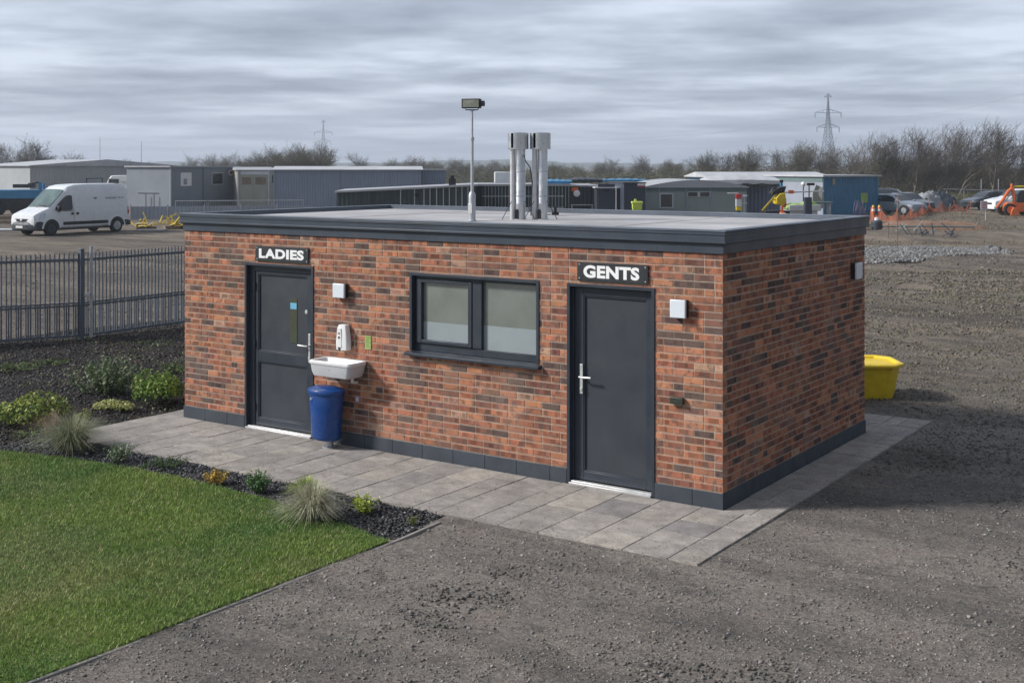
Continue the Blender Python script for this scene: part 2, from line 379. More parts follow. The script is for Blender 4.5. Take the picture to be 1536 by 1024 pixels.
mat('red_paint', (.45, .04, .035), .5, var=.1, dirt=.1)
def pane_mat():
    m = bpy.data.materials.new('window_pane'); nt = nodes_of(m); co = coords(nt)
    c = mixc(nt, ramp(nt, noise(nt, co, 3, 4), [(.3, 0), (.7, 1)]), (.22, .245, .225), (.28, .305, .285))
    b = finish(nt, c, .10, .35, noise(nt, co, 4, 2), .04, .01, .8); MATS['window_pane'] = m
pane_mat()
HAZE = True
# ================================================================== THE BRICK BLOCK
XL, YB = -7.94, 4.30
Z0, Z1, PITCH = .16, 2.55, (2.55-.16)/32
bld = thing('toilet_block', 'flat roofed orange brick toilet block with charcoal doors and fascia', 'building')
OPEN = [(-6.74, -5.575, -1, 2.13), (-1.785, -.785, -1, 2.13), (-3.965, -2.205, 1.23, 2.13)]
def brick_col(rr, side=False):
    t = rr.random(); v = rr.uniform(.82, 1.15)
    if t < .42: c = (.425, .182, .098)
    elif t < .64: c = (.34, .140, .078)
    elif t < .82: c = (.235, .112, .075)
    elif t < .965: c = (.115, .076, .062)
    else: c = (.45, .27, .18)
    return tuple(min(x*v*rr.uniform(.95, 1.05), 1) for x in c)
def brick(mb, fn, p, q, u, v, pr, col, rr):
    # moulded brick: pale arrises, a fired face whose tone drifts along its length
    mb.col = tuple(min(x*1.10+.015, 1) for x in col); fn(mb, p, q, u, v, pr, -.012, 1)
    e = .009; L = q-p-2*e
    if L < .03: return
    cuts = [0, rr.uniform(.15, .35), rr.uniform(.4, .6), rr.uniform(.65, .85), 1]; sm = rr.random()
    for i in range(4):
        k = 1.
        if sm < .72: k = (rr.uniform(.78, 1), rr.uniform(.42, .7), rr.uniform(.42, .75), rr.uniform(.75, 1.0))[i if sm < .4 else (i+2) % 4]
        t = rr.uniform(.92, 1.08)*k; mb.col = (col[0]*t, col[1]*t*(1 if k == 1 else .9), col[2]*t*(1 if k == 1 else .95))
        fn(mb, p+e+L*cuts[i], p+e+L*cuts[i+1], u+e*.8, v-e*.8, pr+.0012, 0, 0)
def bricks(L, fn, openings, seed, zA=0):
    rr = random.Random(seed); J = .0135
    mb = MB()
    for k in range(32):
        a = -.115*(k % 2) + 0.0; zb = Z0 + k*PITCH; z0b, z1b = zb + J*.5, zb + PITCH - J*.5
        while a < L:
            bl = .2275 if rr.random() > .10 else .114
            s, e = max(a, 0), min(a + bl, L)
            a += bl
            if e - s < .03: continue
            segs = [(s + (J/2 if s > 0 else 0), e - (J/2 if e < L else 0), z0b, z1b)]
            for (oa, ob, oc, od) in openings:
                out = []
                for (p, q, u, v) in segs:
                    if q <= oa or p >= ob or v <= oc or u >= od: out.append((p, q, u, v)); continue
                    if p < oa: out.append((p, oa, u, v))
                    if q > ob: out.append((ob, q, u, v))
                    pp, qq = max(p, oa), min(q, ob)
                    if v > od + .012: out.append((pp, qq, od, v))
                    if u < oc - .012: out.append((pp, qq, u, oc))
                segs = out
            col = brick_col(rr); pr = rr.uniform(-.0012, .0012); tz = rr.uniform(-.001, .001)
            for (p, q, u, v) in segs:
                if q - p < .012: continue
                brick(mb, fn, p, q, u + tz, v + tz, pr, col, rr)
    return mb
def face(m, c, back):
    if back is None: m.add(c, [(0, 1, 2, 3)]); return
    m.add(c + [(x+back[0], y+back[1], z+back[2]) for x, y, z in c], [(0, 1, 2, 3), (1, 0, 4, 5), (2, 1, 5, 6), (3, 2, 6, 7), (0, 3, 7, 4)])
# front wall (x runs XL..0, bricks stand 4 mm proud of the mortar bed)
mb = bricks(-XL, lambda m, p, q, u, v, pr, d, full: face(m, [(XL+p, -pr, u), (XL+q, -pr, u), (XL+q, -pr, v), (XL+p, -pr, v)], (0, .012, 0) if full else None), [(a-XL, b-XL, c, d) for a, b, c, d in OPEN], 3)
wf = MB()
xs = sorted({XL+.1, -.1, *[o[0] for o in OPEN], *[o[1] for o in OPEN]}); zs = [.0, 1.23, 2.13, Z1+.02]
for i in range(len(xs)-1):
    for j in range(3):
        cx, cz = (xs[i]+xs[i+1])/2, (zs[j]+zs[j+1])/2
        if not any(a < cx < b and c < cz < d for a, b, c, d in OPEN): wf.box(xs[i], .0055, zs[j], xs[i+1], .15, zs[j+1])
wf.box(XL+.005, .005, 0, XL+.1, .15, Z1+.02); wf.box(-.1, .005, 0, -.005, .15, Z1+.02)
wf.cur = 1
o = len(wf.v); wf.v += mb.v; wf.f += [tuple(i+o for i in f) for f in mb.f]; wf.m += [1]*len(mb.f); wf.c += mb.c
wf.build('wall', ['mortar', 'brick'], bld, recalc=False)
for nm, L, sd_, fn, bx in (
    ('side', YB-.114, 5, lambda m, p, q, u, v, pr, d, full: face(m, [(pr, .114+p, u), (pr, .114+q, u), (pr, .114+q, v), (pr, .114+p, v)], (-.012, 0, 0) if full else None), (-.15, .15, 0, -.005, YB-.005, Z1+.02)),
    ('left', YB-.114, 6, lambda m, p, q, u, v, pr, d, full: face(m, [(XL-pr, .114+q, u), (XL-pr, .114+p, u), (XL-pr, .114+p, v), (XL-pr, .114+q, v)], (.012, 0, 0) if full else None), (XL+.005, .15, 0, XL+.15, YB-.005, Z1+.02)),
    ('back', -XL-.03, 8, lambda m, p, q, u, v, pr, d, full: face(m, [(XL+.015+q, YB+pr, u), (XL+.015+p, YB+pr, u), (XL+.015+p, YB+pr, v), (XL+.015+q, YB+pr, v)], (0, -.012, 0) if full else None), (XL+.15, YB-.15, 0, -.15, YB-.005, Z1+.02))):
    mb = bricks(L, fn, [], sd_); w_ = MB(); w_.box(*bx)
    o = len(w_.v); w_.v += mb.v; w_.f += [tuple(i+o for i in f) for f in mb.f]; w_.m += [1]*len(mb.f); w_.c += mb.c
    if nm == 'side':     # returns of the corner bricks
        rr = random.Random(3); w_.cur = 1
        for k in range(32):
            z = Z0+k*PITCH; w_.col = brick_col(rr)
            w_.box(-.011, .0125 if True else 0, z+.0068, .001, .104, z+PITCH-.0068)
    w_.build('wall', ['mortar', 'brick'], bld, recalc=False)
# plinth of dark coursed blocks
rr = random.Random(4)
def runs(a, b, step):
    out = []; x = a
    while x < b - .05:
        e = min(x + step*rr.uniform(.96, 1.04), b)
        if b - e < .15: e = b
        out.append((x, e)); x = e
    return out
for a, b in ((XL-.012, OPEN[0][0]-.03), (OPEN[0][1]+.03, OPEN[1][0]-.03), (OPEN[1][1]+.03, .012)):
    pl = MB()
    for p, q in runs(a, b, .44): pl.box(p+.002, -.014, -.04, q-.002, .03, Z0-.004)
    if b < 0: pl.build('plinth', 'plinth', bld, bevel=.003)
for p, q in runs(.032, YB+.012, .44):
    pl.box(-.03, p+.002, -.04, .0135, q-.002, Z0-.004); pl.box(XL-.0135, p+.002, -.04, XL+.03, q-.002, Z0-.004)
for p, q in runs(XL+.03, -.03, .44): pl.box(p+.002, YB-.03, -.04, q-.002, YB+.014, Z0-.004)
pl.build('plinth', 'plinth', bld, bevel=.003)
# roof
def ring(mb, o, i, z0, z1):      # rectangular ring: outer offset o, inner offset i (negative = inwards)
    X0, X1, Y0, Y1 = XL-o, o, -o, YB+o; a0, a1, b0, b1 = XL-i, i, -i, YB+i
    P_ = [(X0, Y0), (X1, Y0), (X1, Y1), (X0, Y1)]; Q_ = [(a0, b0), (a1, b0), (a1, b1), (a0, b1)]
    vs = [(x, y, z0) for x, y in P_] + [(x, y, z1) for x, y in P_] + [(x, y, z0) for x, y in Q_] + [(x, y, z1) for x, y in Q_]
    fs = []
    for k in range(4):
        n = (k+1) % 4; fs += [(k, n, 4+n, 4+k), (8+n, 8+k, 12+k, 12+n), (4+k, 4+n, 12+n, 12+k), (n, k, 8+k, 8+n)]
    mb.add(vs, fs)
rf = MB(); rf.box(XL+.02, .02, 2.575, -.02, YB-.02, 2.712); roof = rf.build('roof', 'roof_felt', bld)
f1 = MB(); ring(f1, .018, -.03, 2.535, 2.632); f1.build('soffit_board', 'fascia', roof, bevel=.003)
f2 = MB(); ring(f2, .045, -.05, 2.634, 2.752); ring(f2, .052, .0455, 2.640, 2.664); ring(f2, .052, .0455, 2.722, 2.750); f2.build('fascia', 'fascia', roof, bevel=.003)
f3 = MB(); ring(f3, .056, -.085, 2.7535, 2.772); ring(f3, -.051, -.083, 2.7125, 2.7525); f3.build('kerb', 'kerb_trim', roof, bevel=.003)
lp = MB()
for x in (-6.1, -4.0, -1.9): lp.box(x, .09, 2.7125, x+.05, YB-.09, 2.7155)
lp.build('felt_lap', 'roof_felt', roof)

# doors -------------------------------------------------------------
def door(x0, x1, top, label, leaf, stile, panels, hx, lever, hz0, hz1):
    """frame outer x0..x1, leaf (l,r,top); panels list of (l,r,z0,z1)"""
    fr = MB(); t = .036
    def U(a, b, tp, wd, y0, y1):
        fr.box(a, y0, 0.002, a+wd, y1, tp); fr.box(b-wd, y0, 0.002, b, y1, tp); fr.box(a+wd, y0, tp-wd, b-wd, y1, tp)
    U(x0, x1, top, t, -.012, .13)
    fr.box(x0+t, .05, .035, leaf[0]-.004, .13, top-t); fr.box(leaf[1]+.004, .05, .035, x1-t, .13, top-t)
    fr.box(leaf[0]-.004, .05, leaf[2]+.004, leaf[1]+.004, .13, top-t)
    L, Rr, tp = leaf
    lf = MB(); zb = .045
    ps = sorted(panels, key=lambda p: p[2]); pa, pb = ps[0][0], ps[0][1]
    lf.box(L, .065, zb, pa, .11, tp); lf.box(pb, .065, zb, Rr, .11, tp)
    z = zb
    for p in ps: lf.box(pa, .065, z, pb, .11, p[2]); z = p[3]
    lf.box(pa, .065, z, pb, .11, tp)
    d = lf.build('door', 'anthracite', bld, bevel=.003); d['label'] = label
    f = fr.build('frame', 'anthracite', d, bevel=.003)
    pm = MB()
    for a, b, u, v in ps: pm.box(a, .088, u, b, .105, v)
    pm.build('panel', 'anthracite_panel', d)
    bd_ = MB()
    for a, b, u, v in ps:
        for (p, q, r, s) in ((a, a+.014, u, v), (b-.014, b, u, v)): bd_.box(p, .072, r, q, .0875, s)
        for (p, q, r, s) in ((a+.014, b-.014, u, u+.014), (a+.014, b-.014, v-.014, v)): bd_.box(p, .072, r, q, .0875, s)
    bd_.build('bead', 'anthracite', d, bevel=.002)
    th = MB(); th.box(x0+t, -.035, .001, x1-t, .062, .022); th.box(x0+t+.01, .0, .0225, x1-t-.01, .058, .036); th.build('threshold', 'alu', d, bevel=.003)
    h = MB(); h.box(hx-.018, .052, hz0, hx+.018, .0648, hz1)
    zc = hz0 + (hz1-hz0)*.58; h.tube([(hx, .06, zc), (hx, .012, zc), (hx+lever*.03, .004, zc), (hx+lever*.15, .004, zc+.004)], .0115, 10)
    h.lathe([(.017, -.004), (.017, .004)], (hx, .048, hz0+.05), 14, 'y'); h.build('handle', 'alu', d, bevel=.003)
    hg = MB()
    hxs = leaf[0] if lever > 0 and False else (leaf[1] if hx < (L+Rr)/2 else leaf[0])
    for z in (.28, 1.1, 1.85): hg = MB(); hg.tube([(hxs, .048, z-.05), (hxs, .048, z+.05)], .009, 8); hg.build('hinge', 'anthracite', d)
    return d
dl = door(-6.77, -5.545, 2.155, 'charcoal half panelled door under the LADIES sign with a slim vision panel', (-6.645, -5.60, 2.045), .05,
          [(-6.592, -5.72, .14, .87), (-6.592, -5.72, 1.01, 2.008)], -5.672, -1, .935, 1.295)
v = MB(); v.box(-6.035, .083, 1.155, -5.915, .0875, 1.72); v.build('vision_panel', 'door_vision', dl)
v = MB(); v.box(-6.03, .081, 1.585, -5.92, .0825, 1.665); v.build('panel_reflection', 'sky_blue_reflection', dl)  # blue reflection in the glass, painted as a thin plate
v = MB(); v.lathe([(.024, -.008), (.028, -.002), (.028, .004)], (-5.742, .078, 1.565), 16, 'y'); v.build('lock', 'alu', dl)
dg = door(-1.815, -.755, 2.155, 'plain charcoal single panel door under the GENTS sign', (-1.76, -.795, 2.105), .1,
          [(-1.65, -.885, .137, 2.02)], -1.672, 1, .965, 1.285)
# weep drip at the foot of the frames
# window -------------------------------------------------------------
wn = MB(); a, b, c, d = -3.996, -2.175, 1.245, 2.16; t = .036
for (p, q, r, s) in ((a, a+t, c, d), (b-t, b, c, d), (a+t, b-t, d-t, d)): wn.box(p, -.012, r, q, .13, s)
win = wn.build('window', 'anthracite', bld, bevel=.003)
fx = MB()
for (p, q, r, s) in ((a+t, -2.985+.0, c, 1.335), (-2.985, b-t, c, 1.325)): fx.box(p, .055, r, q, .12, s)
fx.box(a+t, .055, 1.335, -3.925, .12, d-t); fx.box(-3.925, .055, 2.085, -3.115, .12, d-t); fx.box(-3.115, .04, 1.335, -2.985, .12, d-t)
fx.box(-2.985, .055, 2.09, b-t, .12, d-t); fx.box(-2.222, .055, 1.325, b-t, .12, 2.09)
fx.build('frame', 'anthracite', win, bevel=.003)
sh = MB()
for (p, q, r, s) in ((-3.922, -3.85, 1.338, 2.082), (-3.17, -3.118, 1.338, 2.082), (-3.85, -3.17, 1.338, 1.376), (-3.85, -3.17, 2.046, 2.082)): sh.box(p, .03, r, q, .10, s)
sh.build('casement', 'anthracite', win, bevel=.004)
g = MB(); g.box(-3.85, .075, 1.376, -3.17, .085, 2.046); g.build('pane', 'window_pane', win)
g = MB(); g.box(-2.985, .085, 1.325, -2.222, .095, 2.09); g.build('pane', 'window_pane', win)
g = MB(); g.box(-3.849, .0735, 1.377, -3.171, .0745, 1.585); g.build('painted_reflection', 'reflection_tint', win)  # paving reflection painted as a paler strip low on each pane
g = MB(); g.box(-2.984, .0835, 1.326, -2.223, .0845, 1.60); g.build('painted_reflection', 'reflection_tint', win)
g = MB(); g.prism([(-.075, 1.192), (-.075, 1.222), (.054, 1.243), (.054, 1.192)], a-.035, b+.03, 'x'); g.build('sill', 'anthracite', win, bevel=.003)

# ------------------------------------------------------------------ signs on the front wall
def text_mesh(s, x0, x1, z0, z1, y, m, parent, thick=.002, off=.045, name='lettering'):
    cu = bpy.data.curves.new('lettering', 'FONT'); cu.body = s; cu.size = 1; cu.offset = off; cu.extrude = .01; cu.space_character = 1.06; cu.resolution_u = 4
    to = bpy.data.objects.new('lettering', cu); COL.objects.link(to); bpy.context.view_layer.update()
    me = bpy.data.meshes.new_from_object(to.evaluated_get(bpy.context.evaluated_depsgraph_get())); bpy.data.objects.remove(to)
    co = np.empty(len(me.vertices)*3, np.float32); me.vertices.foreach_get('co', co); co = co.reshape(-1, 3)
    lo, hi_ = co.min(0), co.max(0); q = np.empty_like(co)
    q[:, 0] = x0 + (co[:, 0]-lo[0])/(hi_[0]-lo[0])*(x1-x0); q[:, 2] = z0 + (co[:, 1]-lo[1])/(hi_[1]-lo[1])*(z1-z0); q[:, 1] = y - (co[:, 2]-lo[2])/(hi_[2]-lo[2])*thick
    me.vertices.foreach_set('co', q.ravel()); me.update(); me.materials.clear(); me.materials.append(MATS[m])
    o = bpy.data.objects.new(name, me); COL.objects.link(o); o.parent = parent; return o
def wall_sign(s, x0, x1, z0, z1, tx, tz, label):
    cx, cz = (x0+x1)/2, (z0+z1)/2
    t = thing('door_sign', label, 'sign', (cx, -.004, cz), group='name signs over the doors')
    p = MB(); p.box(x0-cx, -.016, z0-cz, x1-cx, 0, z1-cz); p.build('plate', 'sign_face', t, bevel=.003)
    text_mesh(s, tx[0]-cx, tx[1]-cx, tz[0]-cz, tz[1]-cz, -.0162, 'letter_white', t)
    for sx in (-1, 1):
        for sz in (-1, 1):
            b = MB(); b.lathe([(.0, -.004), (.006, -.003), (.008, 0)], (sx*((x1-x0)/2-.028), -.0162, sz*((z1-z0)/2-.026)), 10, 'y'); b.build('screw', 'alu', t)
wall_sign('LADIES', -6.554, -5.62, 2.185, 2.38, (-6.49, -5.695), (2.222, 2.347), 'black sign with white capitals LADIES above the left door')
wall_sign('GENTS', -1.68, -.828, 2.188, 2.388, (-1.60, -.925), (2.222, 2.357), 'black sign with white capitals GENTS above the right door')

def wall_light(loc, rz, w_, h_, label):
    t = thing('wall_light', label, 'wall light', loc, rz, 'square bulkhead lights on the brick walls')
    b = MB(); b.box(-w_/2+.004, -.055, -h_/2, w_/2-.004, -.001, h_/2); b.build('housing', 'black', t, bevel=.006)
    b = MB(); b.box(-w_/2, -.088, -h_/2-.003, w_/2, -.056, h_/2+.003); b.build('diffuser', 'lamp_lens', t, bevel=.01, seg=3)
    return t
wall_light((-5.055, 0, 1.885), 0, .19, .17, 'small white square bulkhead light just right of the LADIES door')
wall_light((-.455, 0, 1.968), 0, .175, .18, 'white square bulkhead light between the GENTS door and the corner')
wall_light((0, 3.86, 2.10), R_(90), .21, .2, 'white and black square light high on the shaded end wall')

# dispenser
t = thing('soap_dispenser', 'white wall mounted soap dispenser above the basin', 'dispenser', (-5.0, -.002, 1.32))
m_ = MB()
def rr_ring(cx, cy, z, hx_, hy_, r, n=4):
    pts = []
    for (sx, sy, a0) in ((1, 1, 0), (-1, 1, 90), (-1, -1, 180), (1, -1, 270)):
        for k in range(n+1):
            a = R_(a0 + 90*k/n); pts.append((cx+sx*(hx_-r)+r*math.cos(a), cy+sy*(hy_-r)+r*math.sin(a), z))
    return pts
m_.loft([rr_ring(0, -.045, z, w2, d2, .02) for z, w2, d2 in ((-.155, .075, .04), (-.15, .088, .045), (-.06, .092, .048), (.02, .085, .045), (.12, .072, .042), (.15, .06, .036), (.157, .04, .025))])
m_.build('body', 'white_plastic', t, smooth=True)
m_ = MB(); m_.loft([rr_ring(-.03, -.092, z, w2, .006, .004) for z, w2 in ((-.12, .04), (.06, .035), (.11, .03))]); m_.build('cover', 'white_plastic', t, smooth=True)
m_ = MB(); m_.lathe([(.0, -.004), (.014, -.002), (.016, .003)], (-.03, -.099, .0), 14, 'y'); m_.build('sensor', 'black', t); m_ = MB(); m_.box(-.045, -.102, .045, -.015, -.0985, .058); m_.build('indicator', 'black', t)
m_ = MB(); m_.loft([rr_ring(-.03, -.09, -.118, .02, .012, .006), rr_ring(-.03, -.085, -.165, .01, .01, .005)]); m_.build('nozzle', 'bumper', t, smooth=True)

# basin
t = thing('wash_basin', 'grey and white trough basin fixed to the brick wall', 'basin', (-4.99, 0, .86))
m_ = MB(); W, Dp = .34, .165
out = [(0.0, W*.74, Dp*.72), (.01, W*.86, Dp*.86), (.06, W*.92, Dp*.93), (.15, W*.965, Dp*.97)]
rg = [rr_ring(0, -Dp*.98+ (0 if i else 0), z, a_, b_, .05) for i, (z, a_, b_) in enumerate(out)]
m_.loft(rg); m_.build('bowl', 'basin_grey', t, smooth=True)
m_ = MB(); zr = .15
lo_ = rr_ring(0, -Dp, zr+.001, W*.99, Dp*.99, .05); r1 = rr_ring(0, -Dp, zr+.006, W, Dp, .05); r2 = rr_ring(0, -Dp, zr+.036, W, Dp, .05); r3 = rr_ring(0, -Dp, zr+.044, W*.985, Dp*.97, .045)
r4 = rr_ring(0, -Dp, zr+.040, W*.90, Dp*.80, .04); r5 = rr_ring(0, -Dp, zr+.0015, W*.85, Dp*.70, .035); r6 = rr_ring(0, -Dp, zr-.0+.0012, W*.3, Dp*.3, .02)
m_.loft([lo_, r1, r2, r3, r4, r5, r6]); rim = m_.build('rim', 'basin_rim', t, smooth=True)
m_ = MB(); m_.lathe([(0, .003), (.022, .004), (.026, .0)], (.0, -Dp, zr+.003), 16); m_.build('plughole', 'steel', rim)
m_ = MB(); m_.tube([(.17, -.09, .02), (.17, -.09, -.06), (.17, -.03, -.075), (.17, -.002, -.075)], .018, 10); m_.build('waste_pipe', 'white_plastic', t, smooth=True)
m_ = MB(); m_.prism([(-.01, .10), (.0, .09), (.01, .10)], -Dp*1.93, -Dp*1.9, 'y'); m_.build('badge', 'black', t)

# bin
t = thing('litter_bin', 'blue oval plastic bin with a lid on a short foot below the basin', 'bin', (-5.11, -.235, 0))
m_ = MB()
prof = [(.10, .175, .125), (.12, .195, .142), (.14, .202, .15), (.45, .222, .163), (.665, .238, .172), (.67, .236, .17)]
m_.loft([[(a_*math.cos(k*math.pi/18)*1.0, b_*math.sin(k*math.pi/18), z) for k in range(36)] for z, a_, b_ in prof]); m_.build('body', 'bin_blue', t, smooth=True)
m_ = MB()
prof = [(.655, .244, .178), (.66, .255, .188), (.695, .258, .19), (.708, .25, .183), (.712, .222, .155), (.722, .208, .14), (.735, .17, .11), (.742, .09, .05)]
m_.loft([[(a_*math.cos(k*math.pi/18), b_*math.sin(k*math.pi/18), z) for k in range(36)] for z, a_, b_ in prof]); m_.build('lid', 'bin_blue', t, smooth=True)
m_ = MB(); m_.lathe([(.085, .0), (.085, .012), (.05, .02), (.045, .13)], (.03, .02, .001), 20); m_.build('foot', 'galv', t, smooth=True)
m_ = MB(); m_.lathe([(.0, -.012), (.014, -.01), (.018, 0)], (-.1, -.157, .60), 12, 'y'); m_.build('lock', 'galv', t)

t = thing('notice', 'small lime yellow notice stuck on the bricks right of the dispenser', 'notice', (-4.645, -.003, 1.28))
m_ = MB(); m_.box(-.045, -.004, -.08, .045, 0, .08); m_.build('plate', 'lime_pad', t)
m_ = MB()
for k in range(5): m_.box(-.032, -.0055, .055-k*.027, .032-.012*(k % 2), -.0042, .061-k*.027)
m_.build('print', 'bronze', t)
t = thing('outlet_cap', 'tiny lilac plastic outlet cap low on the wall beside the bin', 'outlet', (-4.81, -.002, .58))
m_ = MB(); m_.box(-.03, -.018, -.036, .03, 0, .036); m_.build('body', 'lilac', t, bevel=.006)
m_ = MB(); m_.box(-.012, -.021, -.016, .012, -.0182, .012); m_.build('socket', 'white_plastic', t)
t = thing('air_vent', 'small dark bronze vent box on the wall beside the GENTS door', 'vent', (-.492, -.002, 1.033))
m_ = MB(); m_.box(-.075, -.05, -.034, .075, 0, .034); m_.build('body', 'bronze', t, bevel=.006)
m_ = MB()
for k in range(3): m_.box(-.06, -.0535, -.02+k*.018, .06, -.0502, -.013+k*.018)
m_.build('louvre', 'black', t)

# ------------------------------------------------------------------ things on the roof
t = thing('floodlight_mast', 'slim grey mast with a black floodlight on top standing on the roof', 'floodlight', (-4.0, 1.24, 2.712))
m_ = MB(); m_.lathe([(.058, 0), (.058, .012), (.044, .02), (.044, .33), (.030, .37)], n=20); m_.build('base_tube', 'galv', t, smooth=True)
m_ = MB(); m_.lathe([(.020, .36), (.020, 1.02), (.028, 1.025), (.028, 1.06), (.014, 1.065), (.014, 1.40)], n=16); m_.build('pole', 'galv', t, smooth=True)
m_ = MB(); m_.box(-.03, -.046, .10, .03, -.0435, .22); m_.build('hatch', 'alu', t, bevel=.002)
fl = MB(); fl.box(-.13, -.035, 1.425, .11, .055, 1.545); fl.box(-.10, .056, 1.45, .08, .085, 1.52); fd = fl.build('floodlight', 'black', t, bevel=.006); fd.rotation_euler = (R_(0), 0, R_(22))
lm = MB(); lm.box(-.112, -.0385, 1.438, .094, -.0352, 1.532); ln = lm.build('lens', mat('flood_lens', (.30, .31, .25), .25, var=.4, vs=9, dirt=.1, spec=.6), fd)
br = MB(); br.tube([(-.09, .01, 1.46), (-.085, .01, 1.405), (.07, .01, 1.405), (.11, .01, 1.46)], .007, 8); br.box(-.03, -.01, 1.395, .03, .03, 1.4); br.tube([(.10, .02, 1.485), (.155, .02, 1.485)], .036, 14); br.build('bracket', 'bumper', fd)

def flue(loc, rz, label):
    t = thing('flue', label, 'flue', loc, rz, 'stainless flues on the roof')
    m_ = MB(); m_.lathe([(.085, 0), (.085, .01), (.066, .014), (.066, .20), (.0665, .21), (.064, .215), (.064, .93)], (.03, 0, 0), 24); pp = m_.build('pipe', 'steel', t, smooth=True)
    for z in (.3, .62): m_ = MB(); m_.lathe([(.0645, z), (.069, z+.002), (.069, z+.014), (.0645, z+.016)], (.03, 0, 0), 24); m_.build('collar', 'galv', t, smooth=True)
    m_ = MB(); m_.tube([(-.072, .01, 0), (-.072, .01, .94)], .034, 16); m_.build('side_pipe', 'alu', t, smooth=True)
    m_ = MB(); m_.prism([(-.022, .0), (.022, .0), (.024, .09), (.012, .125), (-.012, .125), (-.024, .09)], -.0685, -.060, 'y'); h_ = m_.build('inspection_hole', 'black', t); h_.location = (.0, 0, .012); h_.rotation_euler = (0, 0, R_(-15))
    c = MB()
    arc = lambda a0, a1, r, z0, z1: c.loft([[(r*math.cos(R_(a0+(a1-a0)*k/16)), r*math.sin(R_(a0+(a1-a0)*k/16)), z) for k in range(17)] + [((r-.006)*math.cos(R_(a0+(a1-a0)*k/16)), (r-.006)*math.sin(R_(a0+(a1-a0)*k/16)), z) for k in range(16, -1, -1)] for z in (z0, z1)])
    arc(-118, -4, .135, .92, 1.125); arc(8, 112, .135, .92, 1.125); arc(124, 226, .135, .92, 1.125)
    c.lathe([(.132, .915), (.136, .92), (.136, .93), (.06, .935)], n=32); c.lathe([(.05, 1.12), (.128, 1.122), (.128, 1.128), (0, 1.14)], n=32)
    c.build('cowl', 'steel', t, smooth=True)
    m_ = MB(); m_.tube([(0, 0, .93), (0, 0, 1.12)], .085, 16); m_.build('baffle', 'bumper', t)
    for (dx, dy) in ((-.21, -.06), (.22, -.04)):
        m_ = MB(); m_.tube([(dx*.4, dy, .24), (dx, dy*1.3, .003)], .005, 6); m_.build('stay', 'bumper', t)
flue((-3.80, 1.98, 2.712), YAW, 'left stainless steel flue with slotted round cowl on the roof')
flue((-3.56, 2.14, 2.712), YAW, 'right stainless steel flue, cowl touching its neighbour, on the roof')
t = thing('roof_cable', 'thin black cable looping between the two flues above the roof', 'cable', (-3.80, 1.98, 2.712))
m_ = MB(); m_.tube([(.10, -.02, .84), (.15, -.05, .76), (.20, -.02, .68), (.22, 0, .5), (.20, 0, .05)], .007, 8); m_.build('loop', 'black', t)
t = thing('junction_box', 'small black cable box on the rear roof kerb', 'junction box', (*gp(833, 316, 2.775)[:2], 2.713), YAW)
m_ = MB(); m_.box(-.05, -.03, 0, .05, .03, .045); m_.box(-.02, -.02, .045, .02, .02, .12); m_.build('body', 'black', t, bevel=.005)
m_ = MB(); m_.tube([(-.05, 0, .01), (-.14, -.10, .006), (-.30, -.2, .006)], .006, 6); m_.build('lead', 'black', t)
q = gp(1173, 320, 2.775)
t = thing('roof_bracket', 'little orange and white bracket clipped to the rear roof kerb', 'bracket', (q.x, q.y, 2.773), YAW)
m_ = MB(); m_.box(-.03, -.05, 0, .03, .03, .02); m_.box(-.015, -.01, .02, .015, .01, .11); m_.build('arm', 'orange_paint', t, bevel=.004)
m_ = MB(); m_.box(-.04, -.09, -.045, .04, -.055, .005); m_.build('tab', 'white_plastic', t, bevel=.004)
# ================================================================== GROUND
def axis(lo, hi, a, b, step, grow=1.18):
    v = list(np.arange(a, b, step)); s = step; x = a
    while x > lo: s *= grow; x -= s; v.insert(0, x)
    s = step; x = v[-1]
    while x < hi: s *= grow; x += s; v.append(x)
    return np.array(v)
gx = axis(-3200, 3200, -26, 16, .16); gy = axis(-3200, 3200, -13, 34, .16)
X, Y = np.meshgrid(gx, gy)
near = np.clip(1 - (np.hypot(X-4, Y+2)-30)/40, 0, 1)
U = (X-CAMX)*RX[0]+(Y-CAMY)*RX[1]; D_ = (X-CAMX)*FX[0]+(Y-CAMY)*FX[1]
amp = np.clip((D_-16)/14, .0, 1)
def gz(x, y):
    b = np.clip(np.hypot(np.clip(np.abs(x+3.9)-4.5, 0, 99), np.clip(np.abs(y-1.9)-3.6, 0, 99))/.6, .25, 1)
    return -.016 + (vnoise(x, y, .9)*.026 + vnoise(x, y, 2.7)*.020 + vnoise(x, y, 6.1)*.014)*b
Z = gz(X, Y)
def rough_z(x, y):
    u = (x-CAMX)*RX[0]+(y-CAMY)*RX[1]; d = (x-CAMX)*FX[0]+(y-CAMY)*FX[1]
    return np.clip((d-15)/8, 0, 1)*np.clip(1-(d-60)/60, 0, 1)*np.clip((u-4)/2, 0, 1)*(vnoise(u, d*3, .22)*.12 + vnoise(x, y, .8)*.07 + vnoise(x, y, 2.1)*.06 + vnoise(x, y, 5.)*.035)
Z += rough_z(X, Y)
